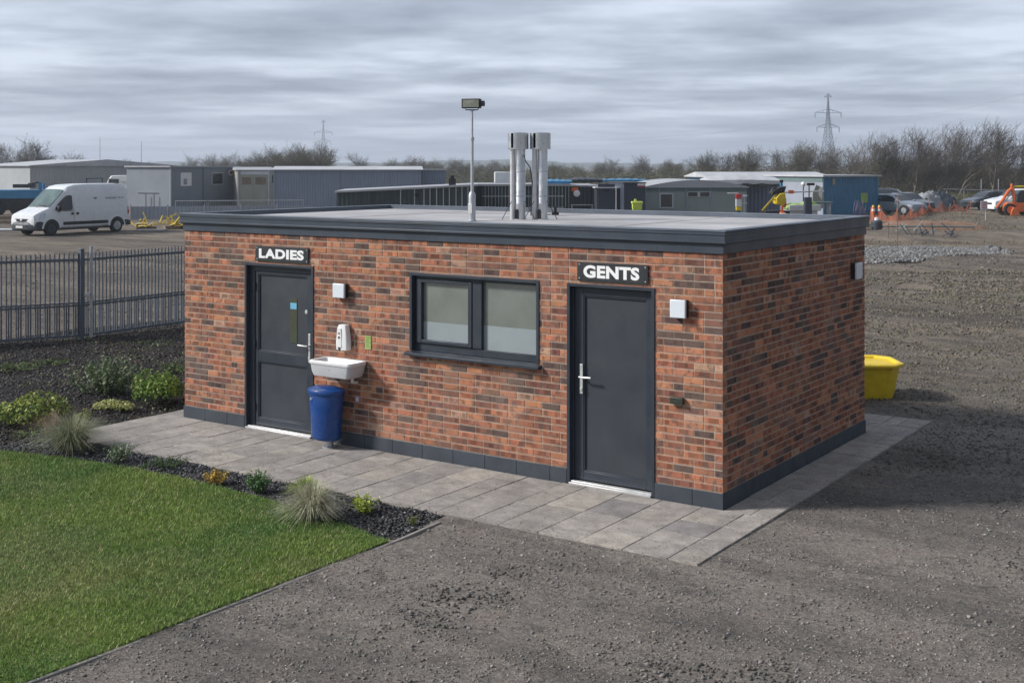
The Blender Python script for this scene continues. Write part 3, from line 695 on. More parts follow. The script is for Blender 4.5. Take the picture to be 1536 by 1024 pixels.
# low earth banks on the right, beyond the block
Z += .45*np.exp(-((D_-58)/2.6)**2)*np.clip((U-14)/4, 0, 1) * (1+vnoise(X, Y, .5))
Z += .30*np.exp(-((D_-72)/3)**2)*np.clip((U-27)/4, 0, 1)
near_blk = ((X > -8.2) & (X < .36) & (Y > -1.5) & (Y < 5.33)) | ((X > -15.6) & (X < -2.2) & (Y > -9.3) & (Y < -1.6)) | ((X > -15.6) & (X < -8.2) & (Y < 8.6) & (Y > -2))
Z = np.where(near_blk, -.085, Z)
nx, ny = len(gx), len(gy)
idx = np.arange(nx*ny).reshape(ny, nx)
F = np.stack([idx[:-1, :-1], idx[:-1, 1:], idx[1:, 1:], idx[1:, :-1]], -1).reshape(-1, 4)
tag(npmesh('ground', np.stack([X, Y, Z], -1).reshape(-1, 3), F, 'dirt_gravel', smooth=True), kind='structure')

# scattered stones: squashed octahedra
def stones(name, P, S, cols, m, parent=None, tilt=.5):
    n = len(P); base = np.array([(1, 0, 0), (0, 1, 0), (-1, 0, 0), (0, -1, 0), (0, 0, 1), (0, 0, -1)], float)
    fa = np.array([(0, 1, 4), (1, 2, 4), (2, 3, 4), (3, 0, 4), (1, 0, 5), (2, 1, 5), (3, 2, 5), (0, 3, 5)])
    V = base[None]*S[:, None, :]; V = V*(1 + (rng.random((n, 6, 1))-.5)*.7)
    a = rng.random(n)*2*np.pi; b = (rng.random(n)-.5)*tilt*2; c, s = np.cos(b)[:, None], np.sin(b)[:, None]
    x, y, z = V[..., 0], V[..., 1], V[..., 2]; x, z = x*c + z*s, -x*s + z*c
    c, s = np.cos(a)[:, None], np.sin(a)[:, None]; x, y = x*c - y*s, x*s + y*c
    V = np.stack([x, y, z], -1) + P[:, None, :]
    Fi = (fa[None] + (np.arange(n)*6)[:, None, None]).reshape(-1, 3)
    return npmesh(name, V.reshape(-1, 3), Fi, m, np.repeat(cols, 8, 0), parent)
def in_garden(x, y, e=0.):
    pave = (x < .56+e) & (x > -8.4-e) & (y > -1.68-e) & (y < 5.55+e)
    left = (x < -2.04+e) & (y < -1.6+e) & (y > -9.5)
    bed = (x < -8.3+e) & (x > -15.3) & (y > -2) & (y < 9)
    return pave | left | bed
def greys(n, lo=.06, hi=.30, warm=.06):
    v = lo + (hi-lo)*rng.random(n)**2.2; return np.stack([v*(1+warm*rng.random(n)), v, v*(1-warm*rng.random(n))], -1)
n = 270000
r = 6.5 + 46*rng.random(n)**1.55; th = np.deg2rad(-34) + np.deg2rad(68)*rng.random(n)
P = np.stack([CAMX + r*(np.sin(th)*RX[0] + np.cos(th)*FX[0]), CAMY + r*(np.sin(th)*RX[1] + np.cos(th)*FX[1])], -1)
k = ~in_garden(P[:, 0], P[:, 1], .01) & ((vnoise(P[:, 0], P[:, 1], .8) + .6*vnoise(P[:, 0], P[:, 1], 2.3)) > -.10 - .5*rng.random(n)); P = P[k]; r = r[k]; n = len(P)
rough = np.clip(vnoise(P[:, 0]+7, P[:, 1], 1.1)*2 + 1.2*vnoise(P[:, 0], P[:, 1]+5, 3.1), 0, 1)
s = (.0024 + .0045*rng.random(n)**2 + .009*rng.random(n)**6)*(1 + .035*r)*(1+.7*rough)
S = np.stack([s*(.8+.6*rng.random(n)), s*(.7+.5*rng.random(n)), s*(.4+.4*rng.random(n))], -1)
zz_ = gz(P[:, 0], P[:, 1]) + rough_z(P[:, 0], P[:, 1])
tag(stones('loose_gravel', np.stack([P[:, 0], P[:, 1], zz_ + s*.15], -1), S, greys(n, .12, .30, .18)*(1-.45*rough)[:, None], 'stone'), 'loose grey stones scattered over the compacted gravel yard', 'gravel', kind='stuff')
# pale strip of clean stone on the right
n = 15000
u = rng.random(n); v_ = rng.random(n)
cx = 11.5 + 8.3*u**.85 + vnoise(v_*9, u*0, 1.)*1.2; cd = 46.8 + 3.6*u + (v_-.5)*(8.5-6.2*u) + vnoise(cx, cx*0, 1.3)*1.6 + vnoise(cx, cx*0, .7)*1.2
P = np.stack([CAMX + cx*RX[0] + cd*FX[0], CAMY + cx*RX[1] + cd*FX[1], np.full(n, .0) + .05*(1-(2*v_-1)**2)], -1)
s = .03 + .06*rng.random(n)
tag(stones('stone_heap', P, np.stack([s, s*.8, s*.7], -1), greys(n, .10, .33, .03), 'stone', tilt=.8), 'low spread heap of pale grey stone across the right of the yard', 'stone', kind='stuff')
def pick_(n, cols, jit=.25):
    cols = np.array(cols, float); return cols[rng.integers(0, len(cols), n)]*(1-jit+2*jit*rng.random(n))[:, None]
n = 5000
cx = 12 + 22*rng.random(n); cd = 34 + 55*rng.random(n)
P = np.stack([CAMX + cx*RX[0] + cd*FX[0], CAMY + cx*RX[1] + cd*FX[1], np.full(n, .0)], -1); s = .02+.06*rng.random(n)**2
P[:, 2] = gz(P[:, 0], P[:, 1]) + rough_z(P[:, 0], P[:, 1])
k = ~in_garden(P[:, 0], P[:, 1]); P = P[k]; s = s[k]; n = len(P)
tag(stones('clods', P, np.stack([s, s*.8, s*.6], -1), greys(n, .05, .25, .1), 'stone'), 'scattered clods and rubble on the rough ground at the right', 'rubble', kind='stuff')

n = 85000
cx = 3.6 + 14*rng.random(n)**.9; cd = 13.5 + 26*rng.random(n)**1.3
P = np.stack([CAMX + cx*RX[0] + cd*FX[0], CAMY + cx*RX[1] + cd*FX[1]], -1)
k = ~in_garden(P[:, 0], P[:, 1], .08) & (vnoise(cx*.5, cd*1.6, .9) + .7*vnoise(P[:, 0], P[:, 1], 1.9) > .02 - .25*rng.random(n)); P = P[k]; n = len(P)
s = (.008+.022*rng.random(n)**2.5)*(cd[k]/20)
c_ = pick_(n, [(.10, .085, .065), (.14, .12, .095), (.075, .07, .06), (.19, .165, .13), (.12, .12, .07)])
tag(stones('turned_earth', np.stack([P[:, 0], P[:, 1], gz(P[:, 0], P[:, 1]) + rough_z(P[:, 0], P[:, 1]) + s*.2], -1), np.stack([s*1.2, s*.9, s*.65], -1), c_, 'stone', tilt=.8), 'rough turned brown earth and crumbs on the open ground right of the block', 'earth', kind='stuff')

# ------------------------------------------------------------------ paving: one sheet of individual slabs
PX0, PX1, PY0, PY1 = -8.36, .53, -1.665, 5.49
pv = MB(); rr = random.Random(21)
def slabcol():
    v = rr.uniform(.90, 1.08); t = rr.random()
    c = (.335, .305, .278) if t < .55 else (.31, .286, .265) if t < .82 else (.365, .33, .29) if t < .94 else (.26, .242, .235)
    return tuple(x*v for x in c)
def slab(x0, y0, x1, y1):
    pv.col = slabcol(); j = .004; k2 = .007; dz = rr.uniform(-.002, .002); tx = rr.uniform(-.0015, .0015)
    vs = [(x0+j, y0+k2, -.06), (x1-j, y0+k2, -.06), (x1-j, y1-k2, -.06), (x0+j, y1-k2, -.06), (x0+j, y0+k2, dz-tx), (x1-j, y0+k2, dz+tx), (x1-j, y1-k2, dz+tx), (x0+j, y1-k2, dz-tx)]
    pv.add(vs, [(4, 5, 6, 7), (0, 1, 5, 4), (1, 2, 6, 5), (2, 3, 7, 6), (3, 0, 4, 7)])
x = PX0
while x < PX1-.02:
    w_ = rr.choice((.30, .40, .45, .45)); e = min(x+w_, PX1)
    if PX1 - e < .2: e = PX1
    y = PY0
    while y < -.02:
        L = rr.choice((.30, .42, .42, .56)); f = min(y+L, -.016)
        if -.016 - f < .2: f = -.016
        slab(x, y, e, f); y = f
    x = e
y = -.016
while y < PY1-.02:
    L = rr.choice((.45, .60, .60, .75)); f = min(y+L, PY1)
    if PY1 - f < .2: f = PY1
    if rr.random() < .35: m2 = rr.choice((.22, .3)); slab(.016, y, m2, f); slab(m2, y, PX1, f)
    else: slab(.016, y, PX1, f)
    y = f
x = PX0
while x < .0:
    e = min(x+.6, .016); slab(x, YB+.016, e, YB+.6); slab(x+.0, YB+.6, e, PY1); x = e
y = -.016
while y < YB+.01:
    f = min(y+.6, YB+.016); slab(PX0, y, XL-.016, f); y = f
o = pv.build('pavement', 'paving_stone', bevel=.0025, seg=1, recalc=False); tag(o, kind='structure')
b = MB(); b.box(PX0+.01, PY0+.01, -.08, PX1-.01, PY1-.01, -.012); o = b.build('pavement_base', 'soil'); tag(o, kind='structure')

# ------------------------------------------------------------------ planting bed
def bedz(x, y): return -.022 + .03*vnoise(x, y, 1.3) + .022*vnoise(x, y, 4.3) + .016*vnoise(x, y, 9.)
def bed_sheet(x0, x1, y0, y1, step, nm):
    a = np.arange(x0, x1+1e-6, step); b = np.arange(y0, y1+1e-6, step); A, B = np.meshgrid(a, b)
    Zb = bedz(A, B)
    Zb = Zb + np.clip((-8.6-A)/1.5, 0, 1)*.05*(1+3*vnoise(A, B, .7))
    ii = np.arange(A.size).reshape(A.shape)
    F = np.stack([ii[:-1, :-1], ii[:-1, 1:], ii[1:, 1:], ii[1:, :-1]], -1).reshape(-1, 4)
    return np.stack([A, B, Zb], -1).reshape(-1, 3), F
V1, F1 = bed_sheet(-8.4, -2.1, -3.2, -1.68, .05, 'a'); V2, F2 = bed_sheet(-16.4, -8.4, -3.2, 9.0, .08, 'b')
tag(npmesh('planting_bed', np.vstack([V1, V2]), np.vstack([F1, F2+len(V1)]), 'soil', smooth=True), kind='structure')
def lawn_edge(x):   # y of the lawn's curved back edge
    return np.interp(x, [-16, -12, -9.6, -8.2, -7.0, -6.1, -5, -4, -3.2, -2.09], [-4.6, -3.75, -3.0, -2.60, -2.33, -2.24, -2.23, -2.29, -2.42, -2.66])
n = 15000
x = -8.4 + 6.3*rng.random(n); e = lawn_edge(x); y = e - .06 + rng.random(n)*(-1.67 - e + .06)
s = .009 + .018*rng.random(n)**1.6
P = np.stack([x, y, bedz(x, y) + s*.3], -1)
S = np.stack([s*(1+.7*rng.random(n)), s*(.6+.5*rng.random(n)), s*(.18+.25*rng.random(n))], -1)
g_ = .018 + .075*rng.random(n)**2.2; g_ = np.where(rng.random(n) < .02, .25, g_)
tag(stones('slate_chippings', P, S, np.stack([g_, g_*1.02, g_*1.09], -1), 'slate', tilt=.6), 'dark grey slate chippings filling the strip between lawn and paving', 'slate', kind='stuff')
n = 34000
x = -16.2 + 7.85*rng.random(n); y = -4.2 + 12.6*rng.random(n); k = y > lawn_edge(x)-.03; x, y = x[k], y[k]; n = len(x)
s = .010 + .028*rng.random(n)**2.2
zb = bedz(x, y) + np.clip((-8.6-x)/1.5, 0, 1)*.05*(1+3*vnoise(x, y, .7))
v_ = .012 + .06*rng.random(n)**2.2; wm = np.where(y > 2.2, .5, .25)*rng.random(n)
tag(stones('bark_mulch', np.stack([x, y, zb+s*.2], -1), np.stack([s*1.3, s*.7, s*.45], -1), np.stack([v_*(1+wm), v_*(1+wm*.3), v_*.95], -1), 'slate', tilt=.7), 'dark bark mulch covering the bed between the lawn and the fence', 'mulch', kind='stuff')

# ------------------------------------------------------------------ lawn
xe = np.linspace(-2.09, -16, 70)
poly = [(float(a), float(lawn_edge(a)) + .012*math.sin(a*9)+.008*math.sin(a*23)) for a in xe] + [(-16, -9.4), (-2.09, -9.4)]
lw = MB(); lw.prism(poly, -.06, .004); tag(lw.build('lawn', 'turf'), kind='structure')
n = 290000
x = -11.6 + 9.545*rng.random(n); y = -7.0 + 4.85*rng.random(n)
k = (y < lawn_edge(x) + .012) & ((x-CAMX)*RX[0]+(y-CAMY)*RX[1] > -.46*((x-CAMX)*FX[0]+(y-CAMY)*FX[1])) ; x, y = x[k], y[k]; n = len(x)
h = .016 + .020*rng.random(n); h *= 1 + .5*vnoise(x, y, 2.2); a = rng.random(n)*2*np.pi; ln_ = h*(.2+.8*rng.random(n)); w_ = .0022 + .0022*rng.random(n)
dx, dy = np.cos(a), np.sin(a); b0 = np.stack([x - dy*w_, y + dx*w_, np.full(n, .003)], -1); b1 = np.stack([x + dy*w_, y - dx*w_, np.full(n, .003)], -1)
tp = np.stack([x + dx*ln_, y + dy*ln_, .003 + h], -1)
V = np.stack([b0, b1, tp], 1).reshape(-1, 3); F = np.arange(n*3).reshape(-1, 3)
t1 = np.clip(.5 + 1.3*vnoise(x, y, .9) + .8*vnoise(x, y, 3.1) + .35*(rng.random(n)-.5), 0, 1)[:, None]
t2 = (np.clip(vnoise(x+31, y, .55)*1.6 + .9*vnoise(x, y+9, 2.6), 0, 1)*.6)[:, None]
c = (1-t1)*np.array([.092, .190, .038]) + t1*np.array([.205, .285, .055]); c = c*(1-t2) + t2*np.array([.36, .32, .17])
dry = rng.random(n) < .09; c[dry] = [.45, .40, .22]; c *= (.5+.95*rng.random(n))[:, None]
tag(npmesh('grass', V, F, 'grass_blade', c), 'short mown green grass of the lawn with straw coloured patches', 'grass', kind='stuff')
# concrete edging
t = MB(); ys = np.arange(-9.4, -1.66, .25)
ed = thing('edging_strip', 'thin weathered concrete edging between the lawn and the gravel yard', 'edging', (-2.06, -1.68, -.06))
rings = []
for y in ys:
    ox = .012*math.sin(y*1.3)+.006*math.sin(y*4.1); dz = .004*math.sin(y*2.7)
    rings.append([(ox-.016, y+1.68, 0), (ox+.016, y+1.68, 0), (ox+.016, y+1.68, .052+dz), (ox-.016, y+1.68, .055+dz)])
t.loft(rings); t.build('board', 'edging', ed, bevel=.004)
# grit and dead leaves blown on to the slabs
n = 1700
x = PX0 + (PX1-PX0)*rng.random(n); y = PY0 + 1.6*rng.random(n)**2.2; m2 = rng.random(n) < .3; x = np.where(m2, PX1 - .5*rng.random(n)**2.5, x); y = np.where(m2, PY0 + 7*rng.random(n), y)
s = .003 + .004*rng.random(n)
tag(stones('grit', np.stack([x, y, .002+s*.3], -1), np.stack([s, s*.8, s*.5], -1), greys(n, .05, .25, .2), 'stone'), 'loose grit and crumbs scattered along the edges of the paving', 'grit', kind='stuff')
# ------------------------------------------------------------------ plants
def leaves_np(C, N, L, W, cols):
    """diamond leaves: centre C, normal N"""
    n = len(C); N = N/np.linalg.norm(N, axis=1, keepdims=True); r_ = rng.normal(size=(n, 3)); T = np.cross(N, r_); T /= np.linalg.norm(T, axis=1, keepdims=True); B = np.cross(N, T)
    L = L[:, None]; W = W[:, None]
    V = np.stack([C - T*L*.5, C + B*W*.5 + N*L*.06, C + T*L*.5, C - B*W*.5 + N*L*.06], 1).reshape(-1, 3)
    return V, np.arange(n*4).reshape(-1, 4), cols
def pick(n, cols, jit=.2):
    cols = np.array(cols, float); c = cols[rng.integers(0, len(cols), n)]; return c*(1-jit+2*jit*rng.random(n))[:, None]
def stems_mesh(pts, r, col, parent, name='stem'):
    m_ = MB()
    for p in pts: m_.tube(p, [r]*(len(p)-1)+[r*.5], 4, cap=False)
    return m_.build(name, col, parent, recalc=False)
mat('stem_brown', (.07, .05, .03), .9); mat('stem_green', (.08, .12, .04), .8)
def bush(px, py, w, h, n, L, cols, label, name='shrub', cat='shrub', lumps=9, deep=.55):
    p = gp(px, py); t = thing(name, label, cat, (p.x, p.y, -.02), rnd.uniform(0, 6), None)
    # several lobes that together make an uneven dome
    cs = [(rnd.uniform(-.55, .55)*w/2, rnd.uniform(-.55, .55)*w/2*.9, rnd.uniform(.30, .62)*h, rnd.uniform(.42, .6)) for _ in range(lumps)]
    C = []; N = []
    li = rng.integers(0, lumps, n); d = rng.normal(size=(n, 3)); d[:, 2] = np.abs(d[:, 2])*1.0 - .35; d /= np.linalg.norm(d, axis=1, keepdims=True)
    cc_ = np.array(cs)[li]; rad = cc_[:, 3]*(deep + (1-deep)*rng.random(n)**.5)
    C = np.stack([cc_[:, 0] + d[:, 0]*rad*w*.5, cc_[:, 1] + d[:, 1]*rad*w*.5, cc_[:, 2] + d[:, 2]*rad*h*.8], -1)
    C[:, 2] = np.clip(C[:, 2], .01+.05*rng.random(n), h*(1.02+.06*rng.random(n))); N = d + rng.normal(size=(n, 3))*.55
    V, F, c = leaves_np(C, N, L*(.7+.6*rng.random(n)), L*.62*(.7+.6*rng.random(n)), pick(n, cols))
    npmesh('foliage', V, F, 'leaf', c, t)
    stems_mesh([[(0, 0, 0), (rnd.uniform(-.2, .2)*w, rnd.uniform(-.2, .2)*w, h*.4), (rnd.uniform(-.35, .35)*w, rnd.uniform(-.35, .35)*w, h*.8)] for _ in range(14)], .005, 'stem_brown', t)
    return t
def tussock(px, py, w, h, n, cols, label, stiff=.5, wid=.004, name='ornamental_grass'):
    p = gp(px, py); t = thing(name, label, 'grass plant', (p.x, p.y, -.03), 0)
    a = rng.random(n)*2*np.pi; k = rng.random(n)**.9; hh = h*(.55+.5*rng.random(n))*(1-.35*k*k); rr_ = w*.5*k*(.8+.4*rng.random(n))
    b = .035*rng.random(n)*w*4; wd = wid*(.6+.7*rng.random(n))
    dx, dy = np.cos(a), np.sin(a); Vs = []
    for s_ in (0, .35, .7, 1.):
        rad = b + rr_*(s_**(1+stiff)); z = hh*(s_*(1.9-.9*s_) if True else s_) - k*h*.28*s_**3; q = wd*(1-s_*.85)
        cx, cy = dx*rad, dy*rad
        Vs += [np.stack([cx - dy*q, cy + dx*q, z], -1), np.stack([cx + dy*q, cy - dx*q, z], -1)]
    V = np.stack(Vs, 1).reshape(-1, 3); base = (np.arange(n)*8)[:, None]
    F = np.concatenate([base + np.array([[2*i, 2*i+1, 2*i+3, 2*i+2]]) for i in range(3)], 0)
    c = pick(n, cols, .22); npmesh('blades', V, F, 'leaf', np.concatenate([c, c, c], 0), t)
    return t
def sprig(px, py, w, h, ns, nl, L, cols, label, name='plant', cat='plant', asp=.35):
    """upright stems carrying narrow leaves"""
    p = gp(px, py); t = thing(name, label, cat, (p.x, p.y, -.02), rnd.uniform(0, 6)); C = []; N = []; st = []
    for _ in range(ns):
        a = rnd.uniform(0, 6.28); k = rnd.random()**.6; ex, ey, ez = math.cos(a)*w*.5*k, math.sin(a)*w*.5*k, h*rnd.uniform(.65, 1.05)*(1-.3*k*k)
        b0 = (ex*.25, ey*.25, 0); md = (ex*.6, ey*.6, ez*.55); st.append([b0, md, (ex, ey, ez)])
        for j in range(nl):
            s_ = .25 + .75*(j+rnd.random())/nl; C.append([ex*(.25+.75*s_)+rnd.gauss(0, .012), ey*(.25+.75*s_)+rnd.gauss(0, .012), ez*s_+rnd.gauss(0, .01)]); N.append([rnd.gauss(0, .6), rnd.gauss(0, .6), .8])
    n = len(C); V, F, c = leaves_np(np.array(C), np.array(N), L*(.7+.6*rng.random(n)), L*asp*(.7+.6*rng.random(n)), pick(n, cols))
    npmesh('foliage', V, F, 'leaf', c, t); stems_mesh(st, .0035, 'stem_green', t)
    return t
YG = [(.34, .40, .08), (.24, .32, .06), (.44, .46, .15), (.09, .14, .03), (.16, .23, .05), (.07, .10, .03)]
bush(48, 634, 1.02, .46, 2300, .052, YG, 'large yellow green variegated mound shrub at the left edge beside the lawn')
bush(243, 604, .86, .50, 2300, .052, [(.17, .28, .04), (.24, .35, .07), (.07, .13, .02), (.32, .40, .09), (.10, .18, .03)], 'bright green rounded shrub against the left corner of the block')
bush(172, 613, .60, .17, 800, .042, [(.50, .50, .20), (.42, .45, .15), (.30, .36, .10), (.58, .55, .30)], 'low cream variegated shrub between the two round shrubs', lumps=6)
sprig(158, 596, 1.15, .64, 80, 26, .056, [(.09, .15, .06), (.13, .20, .09), (.06, .10, .04), (.20, .25, .14), (.32, .34, .22)], 'loose dark green rose bush with pale shoots behind the cream shrub', 'rose_bush', 'shrub', .55)
sprig(75, 634, .40, .20, 22, 14, .035, [(.26, .32, .26), (.19, .25, .2), (.34, .38, .30)], 'small silvery leaved plant in front of the large yellow green shrub')
sprig(120, 634, .34, .22, 20, 12, .034, [(.42, .40, .06), (.34, .36, .05), (.25, .3, .05)], 'small golden yellow plant behind the left ornamental grass')
sprig(40, 650, .5, .05, 20, 8, .03, [(.12, .18, .04), (.2, .24, .07)], 'flat green weed patch on the mulch near the lawn edge')
tussock(107, 672, 1.15, .47, 1500, [(.24, .27, .17), (.30, .31, .20), (.17, .22, .11), (.38, .35, .24)], 'large grey green ornamental grass clump overhanging the paving corner', .6)
tussock(78, 648, .8, .34, 260, [(.30, .19, .13), (.35, .28, .19)], 'thin reddish dry grass tuft left behind the grey green clump', .9)
sprig(178, 690, .50, .25, 36, 14, .036, [(.10, .16, .08), (.16, .22, .12), (.38, .40, .30), (.06, .11, .04)], 'small green and white leaved plant beside the paving edge')
sprig(250, 699, .52, .15, 34, 12, .034, [(.05, .10, .03), (.08, .14, .05), (.12, .17, .08)], 'low dark green creeping plant on the slate next to the paving')
sprig(216, 700, .22, .07, 12, 8, .026, [(.05, .10, .03), (.08, .14, .05)], 'tiny dark green seedling on the slate left of the creeping plant')
sprig(325, 724, .32, .18, 30, 10, .042, [(.62, .38, .06), (.70, .50, .10), (.48, .30, .06)], 'small orange yellow leaved plant in the middle of the slate strip')
sprig(388, 737, .30, .27, 36, 14, .045, [(.09, .20, .06), (.13, .26, .08), (.07, .14, .05)], 'small fresh green upright plant right of the orange one')
tussock(458, 738, .46, .22, 420, [(.34, .42, .06), (.42, .48, .12), (.20, .30, .05)], 'lime green grassy clump behind the pale ornamental grass', .7, .005)
tussock(467, 777, .78, .42, 1500, [(.52, .49, .38), (.60, .56, .45), (.38, .38, .26), (.26, .30, .15)], 'pale straw coloured ornamental grass at the lawn edge', .55, .0035)
sprig(547, 766, .34, .20, 30, 12, .045, [(.42, .52, .05), (.34, .46, .05), (.52, .56, .12)], 'bright yellow green spiky plant near the end of the slate strip', 'plant', 'plant', .3)
sprig(620, 783, .15, .08, 12, 8, .026, [(.25, .26, .08), (.16, .18, .05)], 'tiny olive brown seedling at the tip of the slate bed')
sprig(88, 690, .14, .05, 8, 6, .02, [(.12, .18, .05)], 'tiny weed between the slate and the lawn below the large grass')
for (a_, b_, w_, h_, lb) in ((20, 553, 1.1, .12, 'low green weed patch in the mulch at the far left near the fence'), (70, 546, .8, .10, 'low green weed patch near the fence, right of the far left one'),
                             (225, 520, 1.2, .14, 'thin olive weeds below the right fence panel'), (262, 560, .7, .22, 'straggly dark green weeds beside the block wall'), (195, 532, .9, .1, 'sparse weeds on the mulch below the fence post')):
    sprig(a_, b_, w_, h_, 55, 10, .045, [(.08, .14, .04), (.13, .18, .06), (.16, .17, .08)], lb, 'weeds', 'weeds', .5)

# scattered self sown seedlings on the mulch
n = 5200
x = -15.8 + 7.4*rng.random(n); y = -3.2 + 11*rng.random(n); k = (y > lawn_edge(x)+.1) & (vnoise(x, y, .9) + .5*vnoise(x, y, 2.7) > .20); x, y = x[k], y[k]; n = len(x)
V, F, c = leaves_np(np.stack([x, y, bedz(x, y) + np.clip((-8.6-x)/1.5, 0, 1)*.05*(1+3*vnoise(x, y, .7)) + .015 + .03*rng.random(n)], -1), rng.normal(size=(n, 3))+np.array([0, 0, 1.5]), .03+.03*rng.random(n), .018+.015*rng.random(n), pick(n, [(.10, .17, .05), (.15, .20, .07), (.20, .18, .08), (.24, .17, .11)]))
tag(npmesh('seedlings', V, F, 'leaf', c), 'thin scatter of small green seedlings and dead leaves on the mulch', 'seedlings', kind='stuff')
# ------------------------------------------------------------------ fence
fn = thing('railing_fence', 'blue grey steel railing fence with a gate post behind the mulch bed', 'fence', (-15.06, 3.55, 0))
FP = [(-15.06-3*1.18, 3.55-3*2.33), (-15.06-2*1.18, 3.55-2*2.33), (-15.06-1.18, 3.55-2.33), (-15.06, 3.55), (-15.09, 6.25), (-15.12, 8.95), (-15.15, 11.6)]
FP = [(x+15.06, y-3.55) for x, y in FP]
for i, (x, y) in enumerate(FP):
    m_ = MB(); m_.box(x-.04, y-.04, -.06, x+.04, y+.04, 1.80); m_.box(x-.045, y-.045, 1.80, x+.045, y+.045, 1.815); m_.build('post', 'fence_paint', fn, bevel=.004)
for i in range(len(FP)-1):
    a = Vector((*FP[i], 0)); b = Vector((*FP[i+1], 0)); d = (b-a).normalized(); L = (b-a).length
    a = a + d*.06; L -= .12; m_ = MB()
    for z, w_ in ((.14, .045), (.72, .035), (.77, .03), (1.60, .05)): m_.bar(a + Vector((0, 0, z)), a + d*L + Vector((0, 0, z)), .03, w_)
    n_ = int(L/.085)
    for k in range(n_+1):
        p = a + d*(L*k/n_); m_.bar(p + Vector((0, 0, .12)), p + Vector((0, 0, 1.73)), .023, .020)
    for k in range(n_):
        if k % 2 == 0: p = a + d*(L*(k+.5)/n_); m_.bar(p + Vector((0, 0, .12)), p + Vector((0, 0, .75)), .02, .02)
    m_.build('panel', 'fence_paint', fn, recalc=False)
m_ = MB(); m_.tube([(.09, .16, -.02), (.09, .16, 1.86)], .03, 10); m_.build('gate_stile', 'galv', fn, smooth=True)
m_ = MB(); m_.box(.03, .02, .88, .12, .12, .96); m_.build('lock', 'alu', fn, bevel=.01)

# ------------------------------------------------------------------ yellow tub
t = thing('grit_tub', 'bright yellow open plastic tub standing behind the right corner of the block', 'tub', (-.98, 6.78, -.03), R_(34))
octo = lambda a, b, c_, z: [(a, -b+c_, z), (a, b-c_, z), (a-c_, b, z), (-a+c_, b, z), (-a, b-c_, z), (-a, -b+c_, z), (-a+c_, -b, z), (a-c_, -b, z)]
m_ = MB(); m_.loft([octo(.50, .36, .14, 0), octo(.53, .385, .15, .10), octo(.60, .44, .17, .50)], cap=False)
m_.loft([octo(.58, .42, .17, .505), octo(.50, .35, .14, .06), octo(.2, .1, .04, .055)], cap=True); m_.build('body', 'tub_yellow', t, bevel=.012)
m_ = MB(); rg = [octo(.605, .445, .17, .50), octo(.655, .495, .185, .495), octo(.655, .495, .185, .535), octo(.60, .44, .17, .55), octo(.575, .415, .165, .53), octo(.57, .41, .16, .50)]
m_.loft(rg, cap=False); m_.build('rim', 'tub_yellow', t, bevel=.008)
# ================================================================== BACKGROUND CABINS
class Cab:
    def __init__(s, label, pB, dB, phi, pC, pA, h, wall, roof='sheet_roof', style='flat', over=.12, rise=.35, name='site_cabin', cat='cabin', depth=None, length=None, group=None, z0=0., rt=.10):
        s.lB = (pB-MID)/FOC*dB; s.dB = dB; s.c, s.s = math.cos(phi), math.sin(phi); s.h = h
        s.L = length or s.fit(pC, s.c, s.s); s.D = depth or s.fit(pA, -s.s, s.c)
        s.t = thing(name, label, cat, ld(s.lB, dB, z0), YAW+phi, group); s.z0 = z0
        m_ = MB(); m_.box(0, 0, -.1, s.L, s.D, h); s.wall = m_.build('wall', wall, s.t)
        m_ = MB(); o = over
        if style == 'flat': m_.box(-o, -o, h+.002, s.L+o, s.D+o, h+rt)
        elif style == 'ridge_x': m_.prism([(-o, h+.002), (s.D+o, h+.002), (s.D+o, h+.06), (s.D/2, h+rise), (-o, h+.06)], -o, s.L+o, 'x')
        elif style == 'ridge_y': m_.prism([(-o, h+.002), (s.L+o, h+.002), (s.L+o, h+.06), (s.L/2, h+rise), (-o, h+.06)], -o, s.D+o, 'y')
        elif style == 'arch':
            n = 14; top = [(-o + (s.L+2*o)*k/n, h + .06 + rise*math.sin(math.pi*k/n)) for k in range(n, -1, -1)]
            m_.prism([(-o, h+.002), (s.L+o, h+.002)] + top, -o, s.D+o, 'y')
        s.roof = m_.build('roof', roof, s.t)
    def fit(s, px, ex, ey): k = (px-MID)/FOC; return (k*s.dB - s.lB)/(ex - k*ey)
    def fx(s, px): return s.fit(px, s.c, s.s)
    def fz(s, px, py): x = s.fx(px); return hz(py, s.dB + x*s.s) - s.z0
    def front(s, name, px0, py0, px1, py1, m, proud=.03, parent=None, bevel=0):
        x0, x1 = s.fx(px0), s.fx(px1); z1, z0 = s.fz((px0+px1)/2, py0), s.fz((px0+px1)/2, py1)
        m_ = MB(); m_.box(x0, -proud, z0, x1, -.002, z1); o = m_.build(name, m, parent or s.t, bevel=bevel)
        return o
    def window(s, px0, py0, px1, py1, m='window_dark', fm='pale_trim', w_=.06):
        f = s.front('window', px0, py0, px1, py1, fm, .04)
        x0, x1 = s.fx(px0)+w_, s.fx(px1)-w_; z1, z0 = s.fz((px0+px1)/2, py0)-w_, s.fz((px0+px1)/2, py1)+w_
        m_ = MB(); m_.box(x0, -.05, z0, x1, -.041, z1); m_.build('pane', m, f); return f
    def posts(s, xs, m='pale_trim', w_=.05, name='corner_post'):
        for x in xs: m_ = MB(); m_.box(x-w_/2, -.035, -.05, x+w_/2, -.003, s.h); m_.build(name, m, s.t)

# left: long pale shed with shallow pitched roof
A = Cab('long pale corrugated shed with a shallow whitish roof at the far left', 45, 108, .93, 262, -34, 3.40, 'cabin_pale', 'white_roof', 'ridge_y', .2, .62, 'storage_shed', 'shed')
